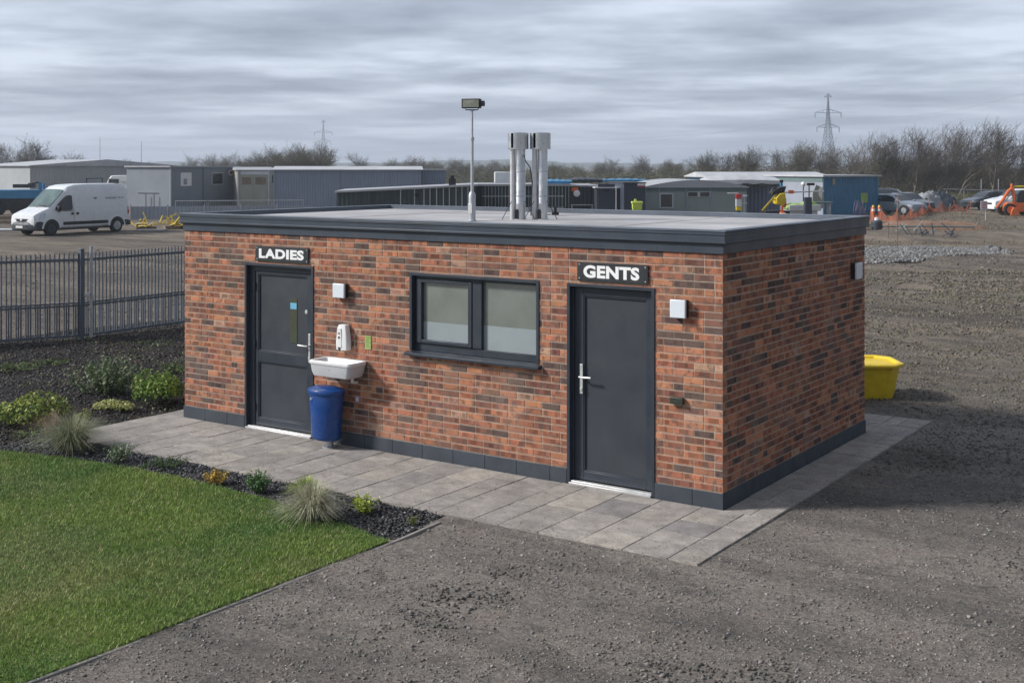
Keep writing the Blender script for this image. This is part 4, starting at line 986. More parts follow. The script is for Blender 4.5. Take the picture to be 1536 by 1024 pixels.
# grey cabin with window and poster
A = Cab('mid grey flat roofed cabin with a white poster and a small window, behind the van', 255, 101.5, 1.107, 354, 190, 3.30, 'cabin_flat', 'sheet_roof', 'flat', .15, rt=.12)
A.posts([.06, A.L-.06], 'pale_trim', .14)
m_ = MB(); m_.box(A.fx(304.5)-.03, -.03, 0, A.fx(304.5)+.03, -.003, 3.28); m_.build('joint', 'bumper', A.t)
p = A.front('poster', 271, 259, 287, 279, 'white_plastic', .03); 
A.front('poster_print', 275, 268, 280, 277, 'cloth_grey', .04, p)
A.window(317.5, 259, 334, 277, 'window_dark')
m_ = MB(); m_.lathe([(0, -.05), (.34, -.048), (.34, -.03)], (A.fx(346), 0, A.fz(346, 259)), 20, 'y', 1, .8); sg = m_.build('hazard_sign', 'white_plastic', A.t)
m_ = MB(); m_.lathe([(0, -.06), (.2, -.058), (.2, -.051)], (A.fx(346), 0, A.fz(346, 259)), 16, 'y', 1, .8); m_.build('symbol', 'red_paint', sg)
m_ = MB(); m_.box(-.03, 1.2, 1.1, -.003, 3.5, 1.16); m_.box(-.25, 1.5, 0, -.2, 1.55, 1.1); m_.box(-.25, 2.4, 0, -.2, 2.45, 1.1); m_.build('handrail', 'bumper', A.t)
# beige doored unit and long blue grey shed
A = Cab('beige panelled cabin with twin doors beside the long blue grey shed', 356, 104.5, .30, 410, None, 3.02, 'cabin_beige', 'sheet_roof', 'ridge_x', .12, .3, depth=5.)
A.posts([A.fx(357), A.fx(403)], 'pale_trim', .10); A.front('shutter', 361, 257, 402, 262, 'pale_trim', .05)
d = A.front('door', 361, 263, 379, 304, 'cabin_beige', .03); A.front('window', 363, 266, 377, 277, 'rust_timber', .04, d)
d = A.front('door', 381, 263, 401, 304, 'cabin_beige', .03); A.front('window', 383, 266, 399, 277, 'rust_timber', .04, d)
A = Cab('long blue grey corrugated shed with a pale low roof left of centre', 410, 101.5, .10, 632, None, 3.05, 'cabin_blue_grey', 'white_roof', 'ridge_x', .15, .34, 'storage_shed', 'shed', depth=6.)
A.posts([.1, A.fx(509), A.L-.1], 'cabin_blue_grey', .14)
m_ = MB(); m_.box(-.12, .15, 2.0, -.003, .35, 2.65); m_.build('lamp', 'black', A.t)
A = Cab('short blue grey shed at the right end of the long one', 632.5, 106, .22, 669, None, 3.02, 'cabin_blue_grey', 'white_roof', 'flat', .12, name='storage_shed', cat='shed', depth=5.)
# low hoarding in front of the grey cabin
t = thing('hoarding', 'low grey corrugated hoarding in front of the grey cabin behind the van', 'hoarding', bd(196, 78), YAW+.12)
for k in range(5):
    m_ = MB(); m_.box(k*2.3+.02, 0, 0, (k+1)*2.3-.02, .05, .82); m_.build('panel', 'cabin_grey', t)
    m_ = MB(); m_.box(k*2.3-.03, -.03, 0, k*2.3+.03, .08, .95); m_.build('post', 'galv', t)
t = thing('mesh_barrier', 'pale mesh site barrier in front of the beige cabin, just above the roof line', 'barrier', bd(262, 84), YAW+.25)
for k in range(4):
    m_ = MB(); m_.tube([(k*2.2+.05, 0, 0), (k*2.2+.05, 0, 1.0), (k*2.2+2.15, 0, 1.0), (k*2.2+2.15, 0, 0)], .03, 6); m_.build('frame', 'galv', t)
    m_ = MB()
    for j in range(12): m_.bar((k*2.2+.2+j*.165, 0, .1), (k*2.2+.2+j*.165, 0, 1.), .015)
    m_.build('bars', 'galv', t)
# blue trailer frames at the far left
t = thing('blue_trailer', 'bright blue flat trailer frame with dark underside at the far left', 'trailer', bd(-30, 84), YAW+.1)
m_ = MB(); m_.box(0, 0, 1.15, 5.4, 2.2, 1.75); m_.build('deck', 'tarp_blue', t, bevel=.03)
m_ = MB(); m_.box(.1, .2, .35, 5.2, 2.1, 1.15); m_.build('underframe', 'black', t)
for x in (.9, 3.95):
    m_ = MB(); m_.box(x, -.15, 0, x+.18, .02, 2.3); m_.build('stake', 'tarp_blue', t)
m_ = MB(); m_.box(2.2, -.1, 1.9, 3.6, .4, 2.15); m_.tube([(3.2, 0, 2.15), (3.9, 0, 2.3)], .08, 8); m_.build('jack', 'bumper', t)
for x in (1.2, 2.4): m_ = MB(); m_.lathe([(.42, -.12), (.45, -.08), (.45, .08), (.42, .12)], (x, .15, .45), 20, 'y'); m_.build('wheel', 'tyre', t, smooth=True)
t = thing('blue_trailer', 'bright blue low frame between the trailer and the white van', 'trailer', bd(44, 86), YAW+.1)
m_ = MB(); m_.box(0, 0, 1.15, 2.9, 1.6, 1.6); m_.box(.9, -.05, 1.6, 1.05, .1, 2.2); m_.box(1.4, -.05, 1.6, 1.5, .1, 2.0); m_.build('deck', 'tarp_blue', t, bevel=.03)
m_ = MB(); m_.box(.0, .1, .2, 2.9, 1.5, 1.149); m_.build('underframe', 'black', t)
t = thing('timber_baulk', 'long grey timber baulk lying on the ground left of the van', 'timber', bd(-60, 73), YAW)
m_ = MB(); m_.box(0, 0, 0, 5.4, .35, .45); m_.box(0, -.6, .0, 4.0, -.3, .2); m_.build('beam', 'rust_timber', t, bevel=.03)
t = thing('kerb_sheet', 'pale blue grey plastic sheet on the ground at the left edge', 'sheet', bd(-60, 64), YAW)
m_ = MB(); m_.box(0, 0, 0, 3.6, .8, .10); m_.build('sheet', 'pale_trim', t, bevel=.03)
# roof frame and white lorry cab behind van
t = thing('lorry', 'white lorry cab showing above the white van roof', 'lorry', bd(157, 104), YAW-.02)
m_ = MB(); m_.loft([[(x, y, z) for x, z in ((.0, .4), (.0, 1.6), (.35, 2.35), (.6, 2.6), (1.9, 2.62), (1.95, .4))] for y in (0, .05, 1.95, 2.0)]); m_.build('body', 'van_white', t, bevel=.08)
m_ = MB(); m_.box(.35, -.03, 1.75, 1.2, -.002, 2.3); m_.build('side_window', 'window_dark', t)
m_ = MB(); m_.lathe([(.4, -.14), (.44, -.1), (.44, .1)], (.9, .0, .45), 20, 'y'); m_.build('wheel', 'tyre', t)
m_ = MB(); m_.box(1.45, -.04, 2.0, 1.9, -.002, 2.15); m_.build('trim', 'pale_trim', t)
t = thing('frame_rack', 'grey tubular rack above the van roof beside the lorry cab', 'rack', bd(130, 82), YAW)
m_ = MB()
for x in (0, 1.05): m_.bar((x, 0, 0), (x, 0, 2.6), .06)
for z in (1.4, 2.1, 2.55): m_.bar((0, 0, z), (1.05, 0, z+.05), .05)
m_.build('frame', 'bumper', t)

# centre row of dark units
A = Cab('dark green clad unit with a sloping pale roof edge right behind the block roof', 505, 55, .04, 714, None, 2.2, 'dark_green', 'sheet_roof', 'flat', .1, rt=.09, depth=5., name='storage_unit')
for px in (541, 560, 583): A.posts([A.fx(px)], 'bumper', .07, 'batten')
for px in (601, 622, 636, 645, 655, 665, 674, 684, 693, 702): A.posts([A.fx(px)], 'pale_trim', .035, 'batten')
m_ = MB(); m_.lathe([(0, -.1), (.09, -.08), (.1, 0)], (A.fx(625), 0, 1.95), 12, 'y'); m_.build('alarm', 'black', A.t)
m_ = MB(); m_.box(0, .4, 0, .32, .72, .3); m_.box(.08, .48, .3, .25, .65, .45); v_ = m_.build('roof_vent', 'black', A.roof); v_.location = (A.fx(673), 0, 2.292+A.fx(673)*.047)
for o_ in A.t.children:
    for q_ in o_.data.vertices:
        if q_.co.z > 1.5: q_.co.z += q_.co.x*.047
A = Cab('dark green fenced unit with pale vertical bars behind the mast and the flues', 714, 60, .05, 852, None, 2.42, 'dark_green', 'sheet_roof', 'flat', .1, rt=.1, depth=4.6, name='storage_unit')
A.posts([.1], 'black', .3, 'corner_post')
for k in range(26): A.posts([.45 + k*.165], 'galv', .022, 'batten')
m_ = MB(); m_.box(.3, -.04, 1.9, A.L-.2, -.002, 1.94); m_.box(.3, -.04, 1.35, A.L-.2, -.002, 1.38); m_.build('rail', 'galv', A.t)
t = thing('water_tank', 'white box shaped water tank on the dark units left of the flues', 'tank', bd(742, 64, 2.02), YAW+.05)
m_ = MB(); m_.box(0, 0, .5, .93, .9, 1.08); m_.build('body', 'pale_trim', t, bevel=.04)
m_ = MB(); m_.box(.05, .05, .2, .88, .85, .499); m_.build('stand', 'bumper', t)
def tarp(px0, px1, d, z, dz, phi, m, label, name='tarpaulin', wd=2.4):
    L = (px1-px0)/FOC*d; t = thing(name, label, 'tarpaulin', bd(px0, d, z), YAW+phi); n = 16; top = []
    m_ = MB(); rings = []
    for k in range(n+1):
        x = L*k/n; b = dz*math.sin(math.pi*(.15+.7*k/n)) + .03*math.sin(k*2.1)
        rings.append([(x, -.05, -.12+.03*math.sin(k*1.7)), (x, wd, -.12), (x, wd, b*.6), (x, wd*.5, b), (x, .1, b*.5), (x, -.06, b*.2)])
    m_.loft(rings); m_.build('cover', m, t, smooth=True); return t
tarp(808, 858, 60.4, 2.64, .10, .05, 'tarp_blue', 'bright blue tarpaulin over the dark unit right of the flues')
tarp(858, 905, 66, 2.64, .16, .1, 'charcoal', 'dark sagging roof cover between the two blue tarpaulins')
tarp(905, 970, 70, 2.60, .08, .0, 'tarp_blue', 'narrow bright blue tarpaulin above the cabin with the white pole')
A = Cab('charcoal unit with a handrail and a small white box on its wall', 852, 60.3, .05, 895, None, 2.40, 'charcoal', 'sheet_roof', 'flat', .1, rt=.07, depth=4.5, name='storage_unit')
m_ = MB(); m_.lathe([(0, -.12), (.16, -.1), (.17, -.03)], (A.fx(865), 0, A.fz(865, 290)), 14, 'y'); m_.build('fan', 'white_plastic', A.t)
A.front('bracket', 857, 281, 867, 287, 'orange_paint', .1)
A.front('light_strip', 869, 278, 888, 280, 'white_plastic', .08)
m_ = MB()
for x in (.15, 1.15): m_.bar((x, -.4, 0), (x, -.4, 1.5), .04)
m_.bar((.1, -.4, 1.5), (1.2, -.4, 1.5), .04); m_.bar((.1, -.4, 1.2), (1.2, -.4, 1.2), .03); m_.build('handrail', 'galv', A.t)
A = Cab('slate dark cabin with a plain door and a tiny window beside a white pole', 895, 59, .03, 934, None, 2.33, 'charcoal', 'pale_trim', 'flat', .08, rt=.06, depth=4., name='site_cabin')
A.front('door', 897, 276, 922, 315, 'navy', .05); A.window(903, 283, 914, 288.5, 'window_dark', 'pale_trim', .03)
m_ = MB(); m_.box(A.fx(923), -.10, 0, A.fx(924.6), -.05, 2.35); m_.build('pole', 'white_plastic', A.t)
A = Cab('tall navy unit with a little white sign, left of the grey green arched cabin', 936, 58, .1, 968, None, 2.58, 'navy', 'charcoal', 'flat', .05, rt=.05, depth=4., name='storage_unit')
A.front('warning_sign', 956, 274.5, 967, 278.5, 'white_plastic', .03); A.front('warning_sign', 956, 279, 967, 280.6, 'red_paint', .025)
t = thing('hopper', 'lime yellow plastic hopper standing before the navy unit', 'hopper', bd(955.5, 52, 0), YAW)
m_ = MB(); m_.box(-.2, -.2, 0, .2, .2, 1.5); m_.build('stand', 'bumper', t)
m_ = MB(); m_.loft([[(a_*sx, a_*sy, z) for sx, sy in ((1, -1), (1, 1), (-1, 1), (-1, -1))] for z, a_ in ((1.5, .15), (1.6, .2), (1.8, .2), (1.81, .23), (1.9, .23))]); m_.box(-.12, -.04, 1.9, -.02, .04, 2.0); m_.build('body', 'lime_paint', t, bevel=.01)
A = Cab('wide grey green cabin with a shallow arched roof and one dark square window', 968, 62, .06, 1120, None, 2.30, 'cabin_green_grey', 'sheet_roof', 'arch', .1, .34, depth=7.)
m_ = MB(); n = 14; L = A.L
m_.prism([(0.01, 2.12), (L-.01, 2.12)] + [(.01+(L-.02)*k/n, 2.30+.32*math.sin(math.pi*k/n)) for k in range(n, -1, -1)], -.03, -.003, 'y'); m_.build('fascia', 'green_trim', A.t)
A.window(989, 289.5, 1010, 312.5, 'window_dark', 'pale_trim', .07)
w_ = A.front('window', 1031, 287.5, 1065, 295.5, 'pale_trim', .035); A.front('pane', 1032, 288.4, 1046, 294.6, 'window_dark', .045, w_); A.front('pane', 1050, 288.4, 1064, 294.6, 'window_dark', .045, w_)
for px in (989, 1029, 1066): A.posts([A.fx(px)], 'cabin_grey', .04, 'batten')
A = Cab('grey cabin with a strip of dark high windows right of the arched one', 1118, 66, .12, 1170, None, 2.42, 'cabin_blue_grey', 'white_roof', 'flat', .1, rt=.1, depth=5.)
for a_, b_ in ((1121, 1130), (1137, 1153), (1156, 1165)): A.front('window', a_, 275.5, b_, 280, 'window_dark', .03)
tarp(1062, 1170, 64, 2.60, .42, .02, 'white_roof', 'billowing white cover on the roof behind the arched cabin')
A = Cab('long low building with a white roof and a blue strip behind the grey cabins', 1064, 92, .12, 1240, None, 2.55, 'container_blue', 'white_roof', 'ridge_x', .3, .40, 'storage_shed', 'shed', depth=6.)
A = Cab('blue steel container with a lime notice and a pale roof beside the parked cars', 1235, 84, .52, 1317, 1138, 2.66, 'container_blue', 'white_roof', 'flat', .18, rt=.12, name='shipping_container', cat='container')
A.posts([.06, A.L-.06], 'container_blue', .12)
A.front('notice', 1291, 289.5, 1301, 304, 'lime_pad', .03); A.front('lamp', 1248, 268, 1251, 277, 'cabin_beige', .1)
m_ = MB(); m_.box(-.03, .02, .0, -.003, A.D-.02, 2.3); m_.build('side_cladding', 'cabin_grey', A.t)
m_ = MB(); m_.box(-.05, .02, 2.31, -.004, A.D-.02, 2.6); m_.build('eaves_strip', 'green_trim', A.t)

# ---- clutter in front of the right hand cabins
def post_thing(name, label, cat, px, d, parts, rz=0, z=0):
    t = thing(name, label, cat, bd(px, d, z), YAW+rz)
    for nm, m, fn_ in parts: m_ = MB(); fn_(m_); m_.build(nm, m, t, bevel=.008)
    return t
post_thing('fuel_pump', 'red, white and orange pump unit on a post against the arched cabin', 'pump', 1108, 56,
   [('post', 'bumper', lambda m: m.box(-.05, -.05, 0, .05, .05, 1.35)), ('body', 'pale_trim', lambda m: m.box(-.13, -.1, 1.55, .12, .1, 1.9)), ('lower_body', 'yellow_paint', lambda m: m.box(-.12, -.09, 1.38, .11, .09, 1.548)),
    ('head', 'red_paint', lambda m: m.box(-.14, -.12, 1.91, .10, .1, 2.12)), ('arm', 'pale_trim', lambda m: m.box(-.5, -.03, 2.13, .0, .03, 2.19)), ('side_rack', 'pale_trim', lambda m: (m.bar((.25, 0, 0), (.25, 0, 2.1), .04), m.bar((.15, 0, 2.0), (.4, 0, 2.05), .06), m.bar((.15, 0, 1.7), (.4, 0, 1.7), .05)))])
post_thing('light_column', 'slim post with a white globe lamp in front of the blue container', 'lamp', 1205, 64,
   [('post', 'bumper', lambda m: m.bar((.0, 0, 0), (0, 0, 2.35), .05)), ('globe', 'white_plastic', lambda m: m.lathe([(.0, -.13), (.09, -.10), (.13, 0), (.09, .10), (0, .13)], (0, 0, 2.46), 16))])
post_thing('barrier_arm', 'horizontal white and red barrier arm on a blue post before the grey wall', 'barrier', 1172, 60,
   [('post', 'tarp_blue', lambda m: m.box(-.06, -.06, 0, .06, .06, 2.6)), ('arm', 'pale_trim', lambda m: m.bar((.05, 0, 2.1), (2.1, 0, 2.18), .07)), ('tip', 'orange_paint', lambda m: m.box(.35, -.06, 2.05, .6, .06, 2.22)), ('cap', 'black', lambda m: m.box(-.08, -.08, 2.6, .08, .08, 2.72))])
post_thing('machine_post', 'dark stubby control post on the right of the lime covered machine', 'post', 1212, 57,
   [('post', 'navy', lambda m: m.box(-.17, -.15, 0, .15, .15, 1.95)), ('stem', 'bumper', lambda m: m.bar((.05, 0, 1.95), (.05, 0, 2.5), .05)), ('head', 'black', lambda m: m.box(-.05, -.06, 2.5, .3, .06, 2.62))])
def machine():
    t = thing('yellow_digger', 'small yellow and black boom machine in front of the grey cabin', 'digger', bd(1146, 58), YAW+.1)
    m_ = MB(); m_.box(-.5, -.6, 0, 1.3, .6, .5); m_.build('tracks', 'tyre', t, bevel=.15)
    m_ = MB(); m_.bar((-.15, -.2, 1.3), (.62, -.2, 2.15), .06); m_.bar((-.0, .2, 1.3), (.75, .2, 2.1), .06)
    for k in range(5): m_.bar((-.1+k*.15, -.2, 1.4+k*.16), (.02+k*.15, .2, 1.35+k*.17), .035)
    m_.build('boom', 'yellow_paint', t)
    m_ = MB(); m_.loft([[(a_+.72, y, z) for a_, z in ((-.2, 1.6), (.15, 1.5), (.28, 1.75), (.22, 2.15), (-.05, 2.1), (-.22, 1.9))] for y in (-.3, .3)]); m_.build('engine_cover', 'yellow_paint', t, bevel=.04)
    m_ = MB(); m_.loft([[(a_+.8, y, z) for a_, z in ((-.5, 2.05), (.1, 2.1), (.22, 2.45), (-.1, 2.4), (-.45, 2.2))] for y in (-.25, .25)]); m_.box(-.1, -.5, .5, 1.1, .5, 1.3); m_.tube([(.3, 0, 2.1), (.45, 0, 2.35), (.75, 0, 2.35)], .05, 6); m_.build('body', 'black', t, bevel=.03)
machine()
t = thing('covered_mower', 'machine under a lime green and white cover before the container wall', 'machine', bd(1176, 62), YAW+.05)
m_ = MB(); m_.loft([[(x, y, z) for x, z in ((0, 1.2), (.0, 1.4), (.5, 1.55), (.9, 1.5), (1.3, 1.68), (1.7, 1.45), (1.7, 1.2))] for y in (-.5, .5)]); m_.build('cover', 'lime_pad', t, bevel=.08)
m_ = MB(); m_.box(.1, -.56, 1.15, 1.75, -.505, 1.45); m_.box(0, -.45, 0, 1.6, .45, 1.19); m_.build('body', 'pale_trim', t, bevel=.03)
m_ = MB(); m_.box(-.1, -.3, 1.35, .05, .3, 1.75); m_.build('seat', 'red_paint', t, bevel=.04)
t = thing('trestle_bench', 'pale green trestle bench in front of the container corner', 'bench', bd(1216, 66), YAW+.05)
m_ = MB(); m_.box(0, -.3, 1.40, 1.15, .3, 1.48); m_.build('top', 'green_trim', t)
for x in (.1, .95): m_ = MB(); m_.box(x, -.25, 0, x+.08, .25, 1.399); m_.build('leg', 'galv', t)
t = thing('leaning_sheet', 'beige sheet with a white patch leaning on the grey cladding', 'board', bd(1218, 72), YAW+.1)
m_ = MB(); m_.prism([(0, .9), (.75, .9), (.7, 2.1), (.25, 2.3), (.05, 1.8)], 0, .06, 'y'); m_.build('sheet', 'cabin_beige', t)
m_ = MB(); m_.prism([(.4, 1.7), (.6, 1.4), (.65, 2.2), (.45, 2.1)], -.03, -.002, 'y'); m_.build('patch', 'white_plastic', t)
# barrels / bollards
for i, (px, lb) in enumerate(((1310, 'left orange and white drum at the container corner'), (1319, 'right orange and white drum at the container corner'))):
    t = thing('traffic_drum', lb, 'drum', bd(px, 82), YAW, 'orange traffic drums'); t.scale = (.7, .7, .7)
    m_ = MB(); m_.lathe([(.2, .0), (.2, .1), (.17, .1), (.16, .9), (.12, .98)], n=16); m_.build('body', 'orange_paint', t, smooth=True)
    m_ = MB(); m_.lathe([(.178, .55), (.174, .75)], n=16); m_.build('band', 'white_plastic', t); m_ = MB(); m_.lathe([(.14, .95), (.1, 1.1), (0, 1.12)], n=12); m_.build('lamp', 'yellow_paint', t)
t = thing('wire_coil', 'tangle of dull purple wire against the blue container', 'wire', bd(1293, 80), YAW)
m_ = MB(); rr = random.Random(9)
for k in range(16): x = rr.uniform(-.45, .45); m_.tube([(x, 0, 0), (x+rr.uniform(-.15, .15), 0, .5), (x+rr.uniform(-.2, .2), .1, rr.uniform(.7, 1.2))], .012, 4)
m_.build('coil', mat('purple_wire', (.16, .10, .16), .6), t)

# ---- yellow pipe tangle right of the van
rr = random.Random(5)
q = bd(204, 66)
for k, (dx, lb) in enumerate(((0, 'tangle of yellow pipe frames on the ground beside the van tail'), (1.15, 'second tangle of yellow pipe frames, middle of the three behind the van'), (2.1, 'third tangle of yellow pipe frames nearest the block'))):
    t = thing('yellow_barrier_heap', lb, 'barrier', ld((204-MID)/FOC*66+dx, 66+.3*k), YAW, 'heaps of collapsed yellow barriers')
    m_ = MB()
    for j in range(11):
        x = rr.uniform(-.1, 1.0); z = rr.uniform(.05, .35); a = rr.uniform(-.5, 2.6); L = rr.uniform(.4, .95)
        p0 = Vector((x, rr.uniform(-.4, .4), z)); p1 = p0 + Vector((math.cos(a)*L, rr.uniform(-.3, .3), abs(math.sin(a))*L*.75)); m_.tube([p0, (p0+p1)/2+Vector((0, 0, .04)), p1], rr.choice((.02, .03, .045)), 6)
    m_.build('tube', 'yellow_paint', t)
    m_ = MB()
    for j in range(7): x = rr.uniform(0, .9); m_.box(x, rr.uniform(-.4, .1), 0, x+.25, rr.uniform(.1, .4), rr.uniform(.08, .28), rr.uniform(0, 1))
    m_.build('debris', 'rust_timber', t)
t = thing('light_kerb', 'pale flat concrete slab on the ground behind the van', 'slab', bd(200, 64), YAW)
m_ = MB(); m_.box(0, 0, 0, 1.5, 1.2, .05); m_.build('slab', 'concrete', t)

# ================================================================== VEHICLES
def loft_body(st, n_top=5):
    """st: list of (x, z_sill, z_belt, z_roof, w_sill, w_belt, w_roof); returns rings"""
    rings = []
    for x, zs_, zb, zr, ws, wb, wr in st:
        half = [(0, zs_), (ws*.9, zs_), (ws, zs_+.08), (wb, zs_+(zb-zs_)*.55), (wb, zb), (wb+(wr-wb)*.5, zb+(zr-zb)*.5), (wr, zb+(zr-zb)*.88), (wr*.86, zr-(zr-zb)*.015), (wr*.45, zr), (0, zr+.0)]
        ring = [(x, -y, z) for y, z in half] + [(x, y, z) for y, z in half[-2:0:-1]]
        rings.append(ring)
    return rings
def wheel(parent, x, y, r, w_, m_rim='galv', hub=True):
    sgn = 1 if y > 0 else -1
    m_ = MB(); m_.lathe([(r*.62, -w_/2), (r*.93, -w_/2), (r, -w_*.36), (r, w_*.36), (r*.93, w_/2), (r*.62, w_/2)], (x, y-sgn*w_/2, r), 28, 'y'); wh = m_.build('wheel', 'tyre', parent, smooth=True)
    m_ = MB(); yo = y + sgn*.004
    m_.lathe([(r*.63, 0), (r*.60, -sgn*.01), (r*.5, -sgn*.05), (0, -sgn*.05)], (x, yo, r), 24, 'y'); m_.build('rim', 'bumper' if not hub else m_rim, wh)
    m_ = MB()
    if hub:
        for k in range(6): a = k*math.pi/3; m_.bar((x+math.cos(a)*r*.1, yo, r+math.sin(a)*r*.1), (x+math.cos(a)*r*.58, yo-sgn*.01, r+math.sin(a)*r*.58), r*.16, .02)
    m_.lathe([(r*.16, -.02), (r*.16, .02)], (x, yo, r), 14, 'y'); m_.build('hub', m_rim if hub else 'bumper', wh)
    return wh

def van():
    # heading: towards the viewer's left and slightly nearer
    FL, RL = gp(75, 353), gp(181, 347)
    hd = (FL-RL).normalized(); wb_ = 4.05; yaw = math.atan2(hd.y, hd.x)
    t = thing('panel_van', 'white high roofed panel van with blue side script parked on the gravel', 'van', (0, 0, 0), yaw)
    t.location = FL - Vector((math.cos(yaw), math.sin(yaw), 0))*2.0 + Vector((math.sin(yaw), -math.cos(yaw), 0))*.86; t.location.z = -.02
    W = .985
    st = [(2.98, .42, .66, .78, .70, .74, .70), (2.92, .36, .78, 1.02, .84, .88, .82), (2.80, .34, .88, 1.10, .92, .94, .84), (2.45, .34, 1.02, 1.24, .96, .96, .84), (2.10, .34, 1.10, 1.36, .97, .97, .84),
          (1.98, .34, 1.12, 1.42, .97, .975, .84), (1.55, .34, 1.15, 1.84, .97, .98, .82), (1.12, .34, 1.17, 2.26, .975, .985, .82), (.85, .34, 1.18, 2.42, .975, .985, .84), (.45, .34, 1.2, 2.50, .975, .985, .86), (-.3, .34, 1.2, 2.53, .975, .985, .86),
          (-2.2, .36, 1.2, 2.53, .975, .985, .86), (-2.6, .40, 1.2, 2.50, .97, .98, .85), (-2.76, .44, 1.2, 2.36, .96, .97, .83), (-2.82, .46, 1.15, 2.1, .93, .94, .8)]
    m_ = MB(); m_.loft(loft_body(st)); body = m_.build('body', 'van_white', t, smooth=True, bevel=0)
    def ysurf(x, z):     # half width of the side at x, z
        for a, b in zip(st, st[1:]):
            if b[0] <= x <= a[0]:
                k = (a[0]-x)/(a[0]-b[0]+1e-9); s_ = [u+(v-u)*k for u, v in zip(a, b)]; _, zs_, zb, zr, ws, wbb, wr = s_
                if z <= zs_+(zb-zs_)*.55: return ws+(wbb-ws)*max(0, min(1, (z-zs_-.08)/((zb-zs_)*.55-.08)))
                if z <= zb: return wbb
                if z <= zb+(zr-zb)*.88: return wbb+(wr-wbb)*(z-zb)/((zr-zb)*.88)
                return wr
        return .9
    def side_patch(poly, m, name, parent, sgn, off=.008, n=6):
        m_ = MB(); rows = []
        # poly: list of (x, zlow, zhigh)
        for x, a, b in poly: rows.append([(x, sgn*(ysurf(x, a+(b-a)*k/n)+off), a+(b-a)*k/n) for k in range(n+1)])
        m_.loft(rows, closed=False, cap=False); return m_.build(name, m, parent, smooth=True)
    for s_ in (1, -1):
        wdw = side_patch([(1.74, 1.30, 1.36), (1.60, 1.27, 1.52), (1.38, 1.25, 1.72), (1.16, 1.24, 1.90), (1.02, 1.24, 1.96), (.9, 1.24, 1.97), (.80, 1.26, 1.96), (.76, 1.30, 1.92)], 'glass_dark', 'side_window', t, s_, .03)
        side_patch([(1.78, 1.26, 1.29), (1.2, 1.19, 1.225), (.72, 1.19, 1.225)], 'bumper', 'window_seal', wdw, s_, .034, 1)
        side_patch([(1.32, .50, .66), (-.2, .50, .66), (-1.42, .50, .66)], 'black', 'side_strip', t, s_, .02, 2)
        side_patch([(.68, .40, 2.0), (.665, .40, 2.0)], 'bumper', 'door_gap', t, s_, .004, 8)
        side_patch([(-.55, .40, 2.02), (-.562, .40, 2.02)], 'pale_trim', 'door_gap', t, s_, .004, 8)
        side_patch([(.86, 1.0, 1.11), (.72, 1.0, 1.11)], 'black', 'door_handle', t, s_, .03, 1)
        side_patch([(.56, 1.0, 1.11), (.40, 1.0, 1.11)], 'black', 'door_handle', t, s_, .03, 1)
        for z in (1.36, 1.98): side_patch([(.60, z, z+.012), (-2.5, z, z+.012)], 'pale_trim', 'swage_line', t, s_, .006, 1)
        side_patch([(-2.68, .95, 1.32), (-2.79, .95, 1.32)], 'red_lamp', 'tail_light', t, s_, .012, 2)
        m_ = MB()
        m_.loft([[(x, s_*(ysurf(min(x, 2.9), z)+.012), z) for x, z in zip(xs_, zs_)] for xs_, zs_ in (((2.88, 2.90, 2.92), (.80, .88, .96)), ((2.66, 2.64, 2.60), (.84, .96, 1.06)), ((2.36, 2.34, 2.30), (.92, 1.04, 1.13)))], closed=False, cap=False)
        m_.build('headlight', 'headlamp', t, smooth=True)
        m_ = MB(); m_.box(1.52, s_*.99, 1.24, 1.72, s_*1.20, 1.46); m_.box(1.55, s_*.95, 1.16, 1.65, s_*1.12, 1.24); m_.build('mirror', 'black', t, bevel=.04)
        # wheel arches: dark opening + white lip
        for x in (2.0, -2.0):
            m_ = MB(); m_.prism([(x+.46*math.cos(a), max(.3, .36+.46*math.sin(a))) for a in [math.pi*k/14 for k in range(15)]] , s_*.80, s_*(.992), 'y'); m_.build('wheel_arch', 'black', t)
            m_ = MB(); rg = []
            for k in range(15):
                a = math.pi*k/14; c_, s2 = math.cos(a), math.sin(a); rg.append([(x+.46*c_, s_*.97, .36+.46*s2), (x+.46*c_, s_*1.005, .36+.46*s2), (x+.53*c_, s_*1.0, .36+.53*s2), (x+.54*c_, s_*.97, .36+.54*s2)])
            m_.loft(rg); m_.build('arch_lip', 'van_white', t, smooth=True)
        wheel(t, 2.0, s_*1.0, .36, .24, hub=False); wheel(t, -2.0, s_*1.0, .36, .24, hub=True)
    # windscreen: lies on the sloping nose between x=1.98 and 1.12
    m_ = MB(); rg = []
    for k in range(7):
        u = k/6; x = 2.02 - u*.90; z = 1.40 + u*.84; hw = .80 - u*.04; rg.append([(x+.02 - abs(j)**2*.0, j*hw, z + .03 - abs(j)**3*.04) for j in [-1+q*2/10 for q in range(11)]])
    m_.loft(rg, closed=False, cap=False); ws = m_.build('windscreen', 'windscreen', t, smooth=True)
    m_ = MB(); 
    for y0, y1 in ((-.15, .55), (.65, -.05)): m_.tube([(2.06, y0, 1.41), (1.96, y1, 1.52)], .012, 5)
    m_.build('wiper', 'black', ws)
    m_ = MB(); m_.loft([[(x, y, z) for x, z in ((2.90-abs(y)**2*.16, .26), (3.10-abs(y)**3*.30, .34), (3.11-abs(y)**3*.30, .56), (3.02-abs(y)**3*.28, .68), (2.86, .68), (2.8, .3))] for y in [-1.0+q*.1 for q in range(21)]]); m_.build('front_bumper', 'bumper', t, smooth=True)
    for s_ in (1, -1): side_patch([(2.82, .36, .70), (2.6, .36, .72), (2.44, .36, .66)], 'bumper', 'bumper_corner', t, s_, .015, 2)
    m_ = MB(); m_.loft([[(x-abs(y)**2*.12, y, z) for x, z in ((3.0, .70), (3.0, .84), (2.9, .86), (2.9, .70))] for y in [-.55+q*.11 for q in range(11)]]); gr = m_.build('grille', 'black', t)
